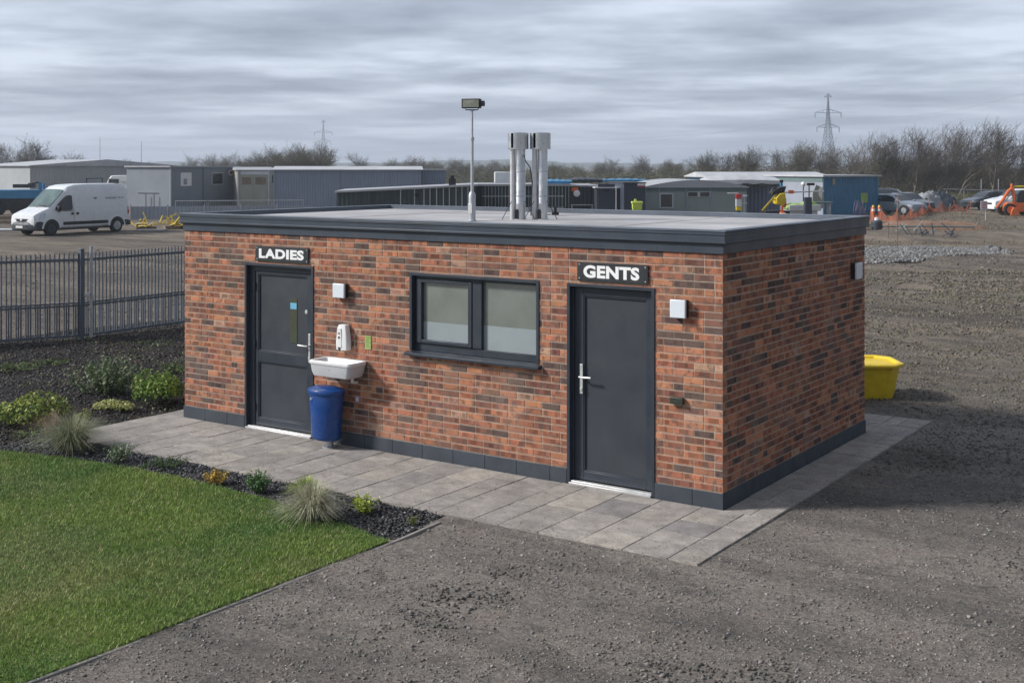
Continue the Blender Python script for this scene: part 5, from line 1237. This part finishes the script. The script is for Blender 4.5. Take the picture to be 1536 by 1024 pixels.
    m_ = MB(); m_.box(2.995, -.07, .73, 3.025, .07, .83); m_.build('badge', 'alu', gr, bevel=.02)
    m_ = MB(); m_.box(3.10, -.26, .40, 3.12, .26, .51); m_.build('number_plate', 'white_plastic', t)
    m_ = MB(); m_.loft([[(x, y, z) for x, z in ((-2.70, .34), (-2.92, .36), (-2.92, .60), (-2.70, .62))] for y in (-.96, -.9, .9, .96)]); m_.build('rear_bumper', 'bumper', t, bevel=.03)
    for s_ in (1, -1): side_patch([(-2.42, .38, .64), (-2.6, .38, .64), (-2.78, .44, .64)], 'bumper', 'bumper_corner', t, s_, .015, 2)
    # blue script, too far to read: pen strokes on the upper side
    for s_ in (1, -1):
        m_ = MB(); rr = random.Random(2)
        for x0, L, n_ in ((-1.28, .72, 34), (-2.08, .18, 9), (-2.32, .18, 8)):
            pts = []
            for k in range(n_+1):
                x = x0 - L*k/n_; z = 1.78 + .045*math.sin(k*1.9) + .02*rr.uniform(-1, 1) + (.05 if k % 7 == 3 else 0); pts.append((x, s_*(ysurf(x, z)+.008), z))
            m_.tube(pts, .011, 4)
        m_.tube([(-.55-.22*k/8, s_*(ysurf(-.6, 1.80)+.01), 1.84-.05*abs(math.sin(k*1.3))) for k in range(9)], .022, 4); m_.tube([(-.62, s_*(ysurf(-.6, 1.75)+.01), 1.72), (-.70, s_*(ysurf(-.6, 1.8)+.01), 1.80)], .02, 4)
        m_.build('side_lettering', 'ink_blue', t)
    m_ = MB(); m_.box(-2.5, -.8, .25, 2.6, .8, .40); m_.build('chassis', 'black', t)
van()

def car(label, name, cat, loc, yaw, paint, kind='hatch', group='cars parked beside the container'):
    t = thing(name, label, cat, loc, yaw, group)
    if kind == 'suv': st = [(2.2, .36, .6, .72, .6, .66, .6), (2.12, .28, .76, .88, .82, .86, .76), (1.5, .26, .92, 1.04, .9, .92, .78), (1.0, .26, .96, 1.10, .91, .93, .76), (.35, .26, .98, 1.62, .91, .93, .70), (-.2, .26, .98, 1.72, .91, .93, .70), (-1.5, .26, 1.0, 1.70, .91, .93, .69), (-2.1, .3, 1.0, 1.25, .88, .9, .7), (-2.25, .4, .9, 1.0, .8, .8, .66)]
    else: st = [(2.1, .32, .5, .6, .55, .62, .55), (2.0, .24, .64, .74, .78, .82, .72), (1.4, .22, .80, .90, .86, .88, .74), (.95, .22, .84, .96, .87, .89, .72), (.25, .22, .87, 1.38, .87, .89, .62), (-.3, .22, .88, 1.46, .87, .89, .62), (-1.2, .22, .9, 1.42, .87, .89, .60), (-1.9, .26, .92, 1.12, .85, .87, .62), (-2.05, .36, .85, .95, .76, .78, .6)]
    m_ = MB(); m_.loft(loft_body(st)); m_.build('body', paint, t, smooth=True)
    a, b = st[3], st[5]; r_ = st[6]
    for s_ in (1, -1):
        m_ = MB(); q = lambda i, k: (st[i][0], s_*(st[i][5]+(st[i][6]-st[i][5])*k+.012), st[i][2]+(st[i][3]-st[i][2])*k*.88+.02)
        m_.loft([[q(4, .02), q(4, .80)], [q(5, .02), q(5, .86)], [q(6, .02), q(6, .86)]], closed=False, cap=False); m_.add([q(3, .1), q(4, .02), q(4, .80)], [(0, 1, 2)]); m_.build('side_window', 'glass_dark', t)
        m_ = MB(); x0, z0 = st[1][0], st[1][2]; m_.loft([[(x0+.02, s_*.52, z0-.10), (x0+.03, s_*.52, z0+.02)], [(x0-.04, s_*.86, z0-.08), (x0-.08, s_*.85, z0+.06)], [(x0-.36, s_*.91, z0), (x0-.36, s_*.90, z0+.1)]], closed=False, cap=False); m_.build('headlight', 'headlamp', t)
        for x in (1.35, -1.3):
            m_ = MB(); m_.prism([(x+.39*math.cos(u), max(.2, .32+.39*math.sin(u))) for u in [math.pi*k/12 for k in range(13)]], s_*.7, s_*.935, 'y'); m_.build('wheel_arch', 'black', t); wheel(t, x, s_*.94, .32, .2)
        m_ = MB(); m_.box(.72, s_*.92, .92, .88, s_*1.08, 1.04); m_.build('mirror', paint, t, bevel=.03)
    m_ = MB(); m_.loft([[(st[3][0]-.02, y*.70, st[3][3]+.012), (st[4][0]+.03, y*.60, st[4][3]+.0)] for y in (-1, -.5, 0, .5, 1)], closed=False, cap=False); m_.build('windscreen', 'window_dark', t)
    m_ = MB(); x0 = st[1][0]; m_.box(x0+.02, -.5, st[1][2]-.2, x0+.10, .5, st[1][2]-.06); m_.build('grille', 'black', t, bevel=.02)
    m_ = MB(); m_.loft([[(x0+dx-abs(y)**3*.14, y, z) for dx, z in ((-.1, .2), (.14, .24), (.15, .42), (-.05, .46))] for y in [-.8+q*.16 for q in range(11)]]); m_.build('bumper', paint, t, smooth=True)
    return t
car('silver hatchback nosing out from behind the blue container', 'parked_car', 'car', bd(1344, 86.5), YAW+R_(-55), 'car_silver')
car('dark estate car parked behind the silver hatchback', 'parked_car', 'car', bd(1338, 93), YAW+R_(-25), 'car_dark', 'suv')
car('dark saloon just right of the silver hatchback', 'parked_car', 'car', bd(1362, 90.5), YAW+R_(-70), 'car_dark')
car('white estate car behind the orange digger at the right edge', 'parked_car', 'car', bd(1524, 91), YAW+R_(188), 'van_white', 'suv')
car('small dark car beside the white estate at the right', 'parked_car', 'car', bd(1481, 96), YAW+R_(200), 'car_dark')
def lumpy(name, label, cat, px, d, L, Wd, h, m, seed, rz=0):
    t = thing(name, label, cat, bd(px, d), YAW+rz); nn = 28; a = np.linspace(-1, 1, nn); A_, B_ = np.meshgrid(a, a); r_ = np.hypot(A_, B_)
    Zc = np.clip(1-r_**3, 0, 1)**.8*h*(1 + .45*vnoise(A_*3+seed, B_*3, 1.) + .3*vnoise(A_*9+seed, B_*9, 1.))
    ii = np.arange(nn*nn).reshape(nn, nn); F = np.stack([ii[:-1, :-1], ii[:-1, 1:], ii[1:, 1:], ii[1:, :-1]], -1).reshape(-1, 4)
    npmesh('cover', np.stack([A_*L/2, B_*Wd/2, Zc-.02], -1).reshape(-1, 3), F, m, None, t, smooth=True); return t
lumpy('covered_heap', 'grey sheeted heap right of the parked cars', 'heap', 1391, 95, 2.6, 2., 1.35, 'cloth_grey', 3)
lumpy('covered_heap', 'darker sheeted heap beside the grey one, before the bare trees', 'heap', 1415, 98, 2.6, 2., 1.25, 'car_dark', 8)

# orange mini digger
t = thing('orange_digger', 'orange tractor digger with a raised arm and bucket at the right edge', 'digger', bd(1512, 84), YAW)
m_ = MB(); m_.box(-.2, -.6, .25, 1.6, .6, .9); m_.build('chassis', 'orange_paint', t, bevel=.06)
m_ = MB(); m_.loft([[(x, y, z) for x, z in ((.5, .9), (.5, 1.5), (.7, 1.75), (1.5, 1.75), (1.55, .9))] for y in (-.45, .45)]); m_.build('cab', 'window_dark', t, bevel=.05)
m_ = MB(); m_.tube([(-1.0, -.5, .55), (-.55, -.5, 1.1), (-.15, -.5, 1.72), (.1, -.5, 1.9)], [.08, .11, .12, .1], 8); m_.tube([(.1, -.5, 1.95), (.22, -.5, 1.2), (.18, -.5, .55)], [.12, .12, .09], 8); m_.build('arm', 'orange_paint', t, smooth=True)
m_ = MB(); m_.tube([(-.7, -.42, .6), (-.1, -.42, 1.35), (.3, -.42, 1.5)], .05, 8); m_.build('ram', 'alu', t, smooth=True)
m_ = MB(); m_.prism([(-.15, .0), (.45, .05), (.42, .55), (.05, .6), (-.1, .35)], -.85, -.35, 'y'); m_.build('bucket', 'orange_paint', t, bevel=.03)
m_ = MB(); m_.lathe([(.09, 1.95), (.09, 2.12), (.05, 2.2)], (.05, -.5, 0), 10); m_.build('beacon', 'orange_paint', t)
m_ = MB(); m_.tube([(.1, -.5, 1.98), (.8, -.4, 2.0), (1.4, -.4, 1.95)], .07, 8); m_.build('boom', 'yellow_paint', t, smooth=True)
for x in (-.1, 1.35): wheel(t, x, -.72, .42, .3, 'orange_paint'); wheel(t, x, .72, .42, .3, 'orange_paint')
# sign on a post
t = thing('notice_board', 'small pinkish white notice board on a post left of the orange digger', 'sign', bd(1476, 74), YAW)
m_ = MB(); m_.bar((0.1, 0, -.05), (.1, 0, 1.0), .05); m_.build('post', 'pale_trim', t)
m_ = MB(); m_.box(-.22, -.04, .75, .2, -.01, 1.3); m_.build('board', 'pale_trim', t); m_ = MB()
for k in range(4): m_.box(-.16, -.048, .84+k*.11, .14, -.041, .88+k*.11)
m_.build('print', 'red_paint', t)
# tube rail fence
t = thing('rail_fence', 'galvanised two rail scaffold fence before the trees at the right', 'fence', bd(1420, 104), YAW+.05)
for k in range(6): m_ = MB(); m_.tube([(k*1.5, 0, 0), (k*1.5, 0, 2.3 if k in (2, 3) else 1.3)], .035, 6); m_.build('post', 'galv', t)
m_ = MB()
for z in (.45, 1.2): m_.tube([(-.3, -.05, z+.25), (7.8, -.05, z+.05)], .03, 6)
m_.build('rail', 'galv', t)
# orange mesh: sagging strips on pins
def mesh_fence(pts, label, seed):
    rr = random.Random(seed); P0 = [gp(*p) for p in pts]; o = P0[0]; t = thing('safety_netting', label, 'netting', (o.x, o.y, 0), 0, 'orange safety netting on the rough ground')
    m_ = MB(); top = []; bot = []
    for i in range(len(P0)-1):
        for k in range(8):
            p = P0[i].lerp(P0[i+1], k/8)-o; sag = .28*math.sin(math.pi*k/8); top.append(Vector((p.x, p.y, .72-sag*rr.uniform(.8, 1.5)+rr.uniform(-.06, .06)))); bot.append(Vector((p.x+rr.uniform(-.1, .1), p.y+rr.uniform(-.1, .1), .12+rr.uniform(0, .1))))
    for k in range(7):
        s_ = k/6; m_.tube([a.lerp(b, s_) for a, b in zip(bot, top)], .009 if 0 < k < 6 else .02, 4, cap=False)
    for i in range(len(top)-1):
        for q in (0, .33, .66): m_.bar(top[i].lerp(top[i+1], q), bot[i].lerp(bot[i+1], min(1, q+.1)), .018)
    m_.build('net', 'orange_mesh', t, recalc=False)
    for p in P0: p = p-o; m_ = MB(); m_.bar((p.x, p.y, -.1), (p.x+rr.uniform(-.05, .05), p.y, .95), .025); m_.build('pin', 'orange_mesh', t)
mesh_fence([(1306, 335), (1322, 336), (1344, 337), (1366, 333), (1384, 326), (1394, 320)], 'sagging orange safety netting nearest the blue container', 1)
mesh_fence([(1394, 322), (1412, 321), (1432, 321), (1456, 320)], 'straighter orange safety netting before the sheeted heaps', 2)
mnd = lumpy('soil_bank', 'low reddish brown soil bank under the orange netting at the right', 'soil', 1392, 66.5, 6.8, 4.2, .42, 'red_soil', 5, .05)
# scrap
rr = random.Random(17)
for i, (px, py, w_, lb) in enumerate(((1365, 358, 1.6, 'dull green heap of bent metal frames on the rough ground'), (1400, 361, 2.4, 'flat dark metal trough with bent bars lying right of the frame heap'), (1315, 352, .7, 'small upright grey drum with a white cap beyond the block'))):
    p = gp(px, py); t = thing('scrap_metal', lb, 'scrap', (p.x, p.y, 0), YAW)
    if i == 2:
        m_ = MB(); m_.lathe([(.3, 0), (.3, .1), (.28, .12), (.28, .62), (.2, .72)], n=16); m_.build('drum', 'bumper', t, smooth=True); m_ = MB(); m_.lathe([(.12, .72), (.1, .85), (0, .86)], n=12); m_.build('cap', 'white_plastic', t); continue
    m_ = MB()
    if i == 1: m_.box(-1.0, -.25, .02, 1.0, .25, .2)
    for k in range(26):
        a = Vector((rr.uniform(-w_/2, w_/2), rr.uniform(-.5, .5), rr.uniform(.0, .3))); b = a + Vector((rr.uniform(-.6, .6), rr.uniform(-.3, .3), rr.uniform(0, .6))); m_.tube([a, b], .022, 5)
    m_.build('frames', 'cabin_green_grey' if i == 0 else 'bumper', t)
for i, (px, py, h_) in enumerate(((1346, 371, 1.9), (1332, 362, .9), (1465, 349, .5), (1425, 338, 1.2))):
    p = gp(px, py); t = thing('survey_pin', ('tall thin rusty pin with an orange top on the rough ground', 'short thin grey pin left of the tall one', 'stubby grey pin near the right edge', 'pale pin behind the low bank')[i], 'pin', (p.x, p.y, -.05), 0, None)
    m_ = MB(); m_.tube([(0, 0, 0), (.02, 0, h_)], .022, 6); m_.build('rod', 'rust_timber', t); m_ = MB(); m_.tube([(.02, 0, h_), (.02, 0, h_+.3 if i == 0 else h_+.06)], .024, 6); m_.build('tip', 'orange_mesh' if i == 0 else 'galv', t)
m_ = MB(); q = gp(1420, 356)
t = thing('fallen_pipe', 'long pale green pipe lying on the low bank beyond the gravel heap', 'pipe', ld(17.5, 60.5, .50), YAW+.03)
m_.tube([(0, 0, -.1), (3, .05, -.08), (5.5, .0, -.12)], .04, 8); m_.build('pipe', 'green_trim', t, smooth=True)

# ================================================================== PYLONS AND WIRES
def pylon(label, px, d, H_, rz, parts=True):
    t = thing('electricity_pylon', label, 'pylon', bd(px, d, -.5), YAW+rz, 'lattice pylons on the skyline')
    m_ = MB(); W_ = lambda z: .5 + (H_*.105-.5)*max(0, 1-z/(H_*.80))**1.35 if z < H_*.80 else .5*max(.12, (H_-z)/(H_*.20))
    lv = [0, .14, .26, .37, .47, .56, .64, .71, .78, .85, .92, 1.]
    for a, b in zip(lv, lv[1:]):
        za, zb = a*H_, b*H_; wa, wb = W_(za), W_(zb); ca = [(wa, wa), (-wa, wa), (-wa, -wa), (wa, -wa)]; cb_ = [(wb, wb), (-wb, wb), (-wb, -wb), (wb, -wb)]
        for k in range(4):
            n = (k+1) % 4; m_.bar((*ca[k], za), (*cb_[k], zb), .20 if a < .6 else .15); m_.bar((*ca[k], za), (*cb_[n], zb), .14); m_.bar((*ca[n], za), (*cb_[k], zb), .14); m_.bar((*cb_[k], zb), (*cb_[n], zb), .13)
    m_.build('tower', 'pylon_steel', t, recalc=False)
    for z, L in ((.58, .145), (.76, .17), (.955, .05)):
        m_ = MB(); zz = z*H_; w0 = W_(zz); LL = L*H_
        for s_ in (-1, 1):
            for y in (-w0, w0): m_.bar((s_*w0, y, zz), (s_*LL, 0, zz+.3), .16); m_.bar((s_*w0, y, zz+H_*.045), (s_*LL, 0, zz+.3), .14)
            for q in (.3, .6): m_.bar((s_*(w0+(LL-w0)*q), 0, zz), (s_*(w0+(LL-w0)*q), 0, zz+H_*.045*(1-q)), .12)
        m_.build('cross_arm', 'pylon_steel', t, recalc=False)
        if z < .9:
            for s_ in (-1, 1): m_ = MB(); m_.bar((s_*LL, 0, zz+.2), (s_*LL, 0, zz-H_*.055), .28); m_.build('insulator', 'pylon_steel', t)
    return t
pylon('tall lattice pylon rising behind the bare trees at the right', 1242, 560, 37, .15)
pylon('small distant lattice pylon behind the trees left of the mast', 485, 820, 34.5, .2)
for k, (px0, y0, d0, px1, y1, d1, lb) in enumerate(((1227, 172, 560, 812, 218, 900, 'upper faint power line running left from the tall pylon'), (1227, 186, 560, 500, 212, 820, 'lower faint power line between the two pylons'), (1258, 172, 560, 1600, 120, 380, 'faint power line running right from the tall pylon'))):
    a = bd(px0, d0, hz(y0, d0)); b = bd(px1, d1, hz(y1, d1)); t = thing('power_line', lb, 'cable', a, 0); m_ = MB(); pts = []
    for i in range(21): u = i/20; p = a.lerp(b, u)-a; p.z -= 5*4*u*(1-u); pts.append(p)
    m_.tube(pts, .03, 4, cap=False); m_.build('wire', 'pylon_steel', t, recalc=False)
for px, h_, lb in ((150, 10.5, 'thin radio mast on the skyline above the long pale shed'), (212, 9.5, 'thin radio mast on the skyline left of the grey cabin')):
    t = thing('radio_mast', lb, 'mast', bd(px, 300), 0); m_ = MB(); m_.tube([(0, 0, 0), (0, 0, h_)], [.09, .05], 6); m_.bar((-.3, 0, h_*.9), (.3, 0, h_*.9), .05); m_.build('pole', 'pylon_steel', t)

# ================================================================== HILLS
def ridge(nm, d, l0, l1, h, seed, m):
    n = 240; u = np.linspace(l0, l1, n); hh = h*(.55 + .9*(vnoise(u, u*0+seed, .0022)) + .35*vnoise(u, u*0+seed, .011)+.12*vnoise(u, u*0+seed, .06)); hh = np.maximum(hh, .3)
    rows = []
    for dd, f in ((-500, 0), (-250, .6), (0, 1), (250, .7), (600, 0)):
        rows.append(np.stack([CAMX + u*RX[0] + (d+dd)*FX[0], CAMY + u*RX[1] + (d+dd)*FX[1], hh*f - .5], -1))
    V = np.stack(rows, 0).reshape(-1, 3); ii = np.arange(5*n).reshape(5, n); F = np.stack([ii[:-1, :-1], ii[:-1, 1:], ii[1:, 1:], ii[1:, :-1]], -1).reshape(-1, 4)
    tag(npmesh(nm, V, F, m, smooth=True), kind='structure')
ridge('hills', 1900, -1500, 1500, 15, 3.3, 'hill')

# ================================================================== TREES
def tree_data(seed, h, spread, up, lean, nlimb, levels, bud, budcols, r0):
    """returns meshes (trunk, crown) of a bare tree: tapering three sided branches, fine twigs, a few buds"""
    R = random.Random(seed); tv = []; tf = []; cv = []; cf = []; tips = []
    def seg(vs, fs, a, b, ra, rb, n=3):
        d = (b-a); 
        if d.length < 1e-5: return
        d.normalize(); x = d.orthogonal().normalized(); y = d.cross(x); o = len(vs)
        for p, r in ((a, ra), (b, rb)):
            for k in range(n): t = 2*math.pi*k/n; vs.append(tuple(p + x*math.cos(t)*r + y*math.sin(t)*r))
        for k in range(n): fs.append((o+k, o+(k+1) % n, o+n+(k+1) % n, o+n+k))
    def grow(p, d, L, r, lvl, k_ch):
        n = 4 if lvl < 2 else 3; q = p.copy(); dd = d.copy()
        for i in range(n):
            dd = (dd + Vector((R.gauss(0, .16), R.gauss(0, .16), R.gauss(0, .12)+up*(.10 if lvl else .05))) + Vector((lean*RX[0], lean*RX[1], 0))*.10).normalized()
            e = q + dd*(L/n); ra = r*(1-.62*i/n); rb = r*(1-.62*(i+1)/n)
            if lvl <= 1: seg(tv, tf, q, e, ra, rb, 6 if lvl == 0 else 4)
            else: seg(cv, cf, q, e, max(ra, .011), max(rb, .008))
            if lvl < levels and (i > 0 or lvl > 0 or h < 5):
                m = k_ch[lvl]
                for c in range(m if i < n-1 else m+1):
                    a = R.uniform(0, 6.283); sp_ = R.uniform(.45, 1.05)*spread; x = dd.orthogonal().normalized(); y = dd.cross(x)
                    nd = (dd*math.cos(sp_) + (x*math.cos(a)+y*math.sin(a))*math.sin(sp_)).normalized()
                    if nd.z < -.1: nd.z *= -.5
                    grow(e if R.random() < .6 else q.lerp(e, R.random()), nd, L*R.uniform(.48, .74), rb*.62, lvl+1, k_ch)
            q = e
        if lvl >= levels-1: tips.append(q)
    grow(Vector((0, 0, 0)), Vector((lean*.15*RX[0], lean*.15*RX[1], 1)).normalized(), h*.48, r0, 0, nlimb)
    zmax = max(v[2] for v in cv); s = h/zmax
    def me_(name, vs, fs, col, extra=None):
        V = np.array(vs)*s; F = np.array(fs); c = np.tile(np.array(col), (len(F), 1))*(.8+.4*rng.random((len(F), 1)))
        if extra is not None: F = np.vstack([F, extra[1]+len(V)]); V = np.vstack([V, extra[0]]); c = np.vstack([c, extra[2]])
        return npmesh(name, V, F, 'twig', c)
    ex = None
    if bud:
        T = np.array([tuple(t) for t in tips])*s; C = np.repeat(T, bud, 0) + rng.normal(size=(len(T)*bud, 3))*h*.022; n = len(C)
        ex = leaves_np(C, rng.normal(size=(n, 3)), h*.011*(.6+.8*rng.random(n)), h*.008*(.6+.8*rng.random(n)), pick(n, budcols, .25))
    a = me_('trunk', tv, tf, (.13, .115, .095)); b = me_('crown', cv, cf, (.11, .095, .078), ex)
    return a, b
PR = []
specs = [(1, 8., .75, .9, .5, (3, 2, 1, 1), 4, 0, [(.12, .12, .05), (.09, .09, .04)], .16), (2, 8., .65, 1.0, .7, (3, 2, 1, 1), 4, 0, [(.10, .09, .05)], .16), (3, 8., .85, .7, .3, (2, 2, 2, 1), 4, 1, [(.13, .14, .05), (.10, .11, .04)], .15),
         (4, 8., .60, 1.2, .6, (3, 2, 1, 1), 4, 0, [(.11, .10, .05)], .13), (5, 8., .95, .6, .0, (3, 2, 2, 1), 4, 1, [(.15, .18, .06), (.11, .14, .05), (.19, .22, .08)], .15), (6, 8., .8, .8, .2, (3, 2, 2, 1), 4, 1, [(.10, .13, .05), (.07, .10, .04)], .14)]
for s_ in specs:
    a, b = tree_data(*s_); PR.append((a.data, b.data)); bpy.data.objects.remove(a); bpy.data.objects.remove(b)
def tree(k, px, d, h, rz, label, name='bare_tree', group='bare trees on the skyline', wx=1.):
    t = thing(name, label, 'tree', bd(px, d, -.2), 0, group); t.rotation_euler = (0, 0, rz); s = h/8.; t.scale = (s*wx, s*wx, s)
    for nm, me in zip(('trunk', 'crown'), PR[k]): o = bpy.data.objects.new(nm, me); COL.objects.link(o); o.parent = t
rt = random.Random(77)
grp = {'right': ('bare trees in the tall row at the right', 'bare brown tree in the tall windswept row behind the cars and the blue container'),
       'mid': ('budding trees in the distant middle row', 'small distant budding tree in the row behind the dark cabins'),
       'cl': ('green tinged trees behind the long blue grey shed', 'green tinged budding tree behind the roof of the long blue grey shed'),
       'left': ('bare trees behind the long pale shed', 'bare grey tree on the skyline behind the long pale shed')}
for px, d, h, k in ((1545, 118, 8.8, 1), (1515, 121, 8.2, 3), (1482, 119, 8.4, 0), (1462, 128, 8.6, 1), (1438, 122, 8.8, 3), (1421, 130, 8.6, 0), (1400, 124, 8.1, 1), (1383, 127, 8.0, 3), (1366, 124, 7.9, 0), (1350, 131, 8.0, 1), (1330, 126, 7.4, 2), (1312, 127, 7.5, 0), (1296, 128, 7.5, 1), (1280, 134, 7.3, 3),
                    (1262, 138, 6.6, 2), (1240, 140, 6.4, 0), (1222, 142, 6.9, 2), (1200, 145, 6.9, 5), (1180, 150, 6.5, 2), (1158, 152, 6.2, 0), (1128, 155, 6.4, 5), (1110, 158, 6.3, 2), (1085, 165, 5.9, 0), (1065, 165, 5.9, 5), (1046, 170, 5.8, 2)):
    tree(k, px, d, h, rt.uniform(-.6, .6), grp['right'][1], group=grp['right'][0])
for px, d, h, k in ((1020, 205, 5.2, 4), (1000, 215, 5.0, 5), (972, 205, 5.9, 0), (950, 220, 5.0, 4), (920, 210, 5.6, 2), (898, 225, 4.6, 5), (870, 230, 4.6, 4), (848, 220, 4.9, 4), (828, 235, 4.8, 4), (760, 230, 4.9, 4), (742, 225, 5.0, 5), (722, 240, 4.7, 4), (690, 225, 4.9, 5), (672, 210, 5.4, 0), (655, 215, 5.6, 4), (632, 220, 5.2, 5), (608, 205, 5.8, 0), (590, 225, 5.2, 5), (543, 200, 6.2, 0), (525, 230, 4.4, 4)):
    tree(k, px, d, h, rt.uniform(0, 6), grp['mid'][1], group=grp['mid'][0], wx=1.25)
for px, d, h, k in ((497, 160, 6.7, 4), (482, 165, 7.0, 5), (466, 158, 7.0, 4), (450, 162, 6.9, 5), (432, 160, 6.8, 4), (414, 165, 6.6, 2), (385, 170, 5.9, 5), (366, 175, 5.8, 4), (340, 172, 6.0, 2), (318, 178, 5.6, 5), (292, 175, 5.7, 2)):
    tree(k, px, d, h, rt.uniform(0, 6), grp['cl'][1], group=grp['cl'][0], wx=1.05)
for px, d, h, k in ((-8, 150, 7.2, 0), (12, 155, 7.4, 3), (28, 152, 7.6, 2), (46, 150, 7.3, 0), (64, 160, 6.9, 3), (88, 185, 6.2, 2), (108, 190, 5.9, 0), (190, 215, 5.0, 5), (212, 220, 4.9, 2), (150, 240, 4.4, 5)):
    tree(k, px, d, h, rt.uniform(0, 6), grp['left'][1], group=grp['left'][0], wx=1.1)
# undergrowth: one mass
def scrub(nm, label, px0, px1, d0, d1, h0, h1, n, cols, size):
    px = px0 + (px1-px0)*rng.random(n); d = d0 + (d1-d0)*rng.random(n); l = (px-MID)/FOC*d; hh = (h0+(h1-h0)*(vnoise(l, d, .13)+.5+.5*vnoise(l, d, .5)))
    z = hh*rng.random(n)**.8; P = np.stack([CAMX + l*RX[0] + d*FX[0], CAMY + l*RX[1] + d*FX[1], z], -1)
    V, F, c = leaves_np(P, rng.normal(size=(n, 3)), size*(.5+rng.random(n)), size*.35*(.5+rng.random(n)), pick(n, cols, .15))
    tag(npmesh(nm, V, F, 'twig', c), label, 'undergrowth', kind='stuff')
BR = [(.085, .075, .055), (.065, .06, .045), (.10, .085, .06), (.075, .08, .045), (.12, .11, .07)]
scrub('undergrowth', 'brown undergrowth and brambles beneath the bare trees behind the blue container', 1030, 1320, 120, 165, 1.0, 3.8, 70000, BR, .15)
scrub('undergrowth', 'tall brown thicket filling the gaps between the bare trunks at the far right', 1300, 1590, 124, 150, 2.6, 4.3, 110000, BR, .15)
scrub('hedgerow', 'distant brown green hedge along the middle of the skyline', 505, 1045, 165, 260, .8, 3.6, 110000, BR + [(.10, .12, .06), (.09, .11, .05)], .22)
scrub('hedgerow', 'distant grey green hedge on the skyline at the left', -40, 520, 160, 260, .8, 3.2, 60000, BR + [(.09, .11, .06)], .22)
scrub('long_grass', 'rough olive grass and weeds in front of the bare trees', 1318, 1570, 101, 112, .3, 1.3, 30000, [(.11, .12, .05), (.14, .14, .07), (.10, .09, .05)], .13)
scrub('rough_grass', 'sparse olive and tan weeds on the rough ground beyond the stone heap', 1300, 1560, 52, 90, .02, .22, 14000, [(.15, .13, .08), (.20, .16, .11), (.11, .10, .06)], .08)

# ================================================================== AIR
b = MB(); b.box(-3000, -3000, -2, 3000, 3000, 46)
hzm = bpy.data.materials.new('air'); nt = nodes_of(hzm); v_ = new(nt, 'ShaderNodeVolumePrincipled', i_Density=.0005); v_.inputs['Color'].default_value = (.80, .88, 1, 1); v_.inputs['Anisotropy'].default_value = .2
oo = new(nt, 'ShaderNodeOutputMaterial'); nt.links.new(v_.outputs[0], oo.inputs['Volume']); MATS['air'] = hzm
if HAZE: tag(b.build('haze', 'air'), kind='stuff')
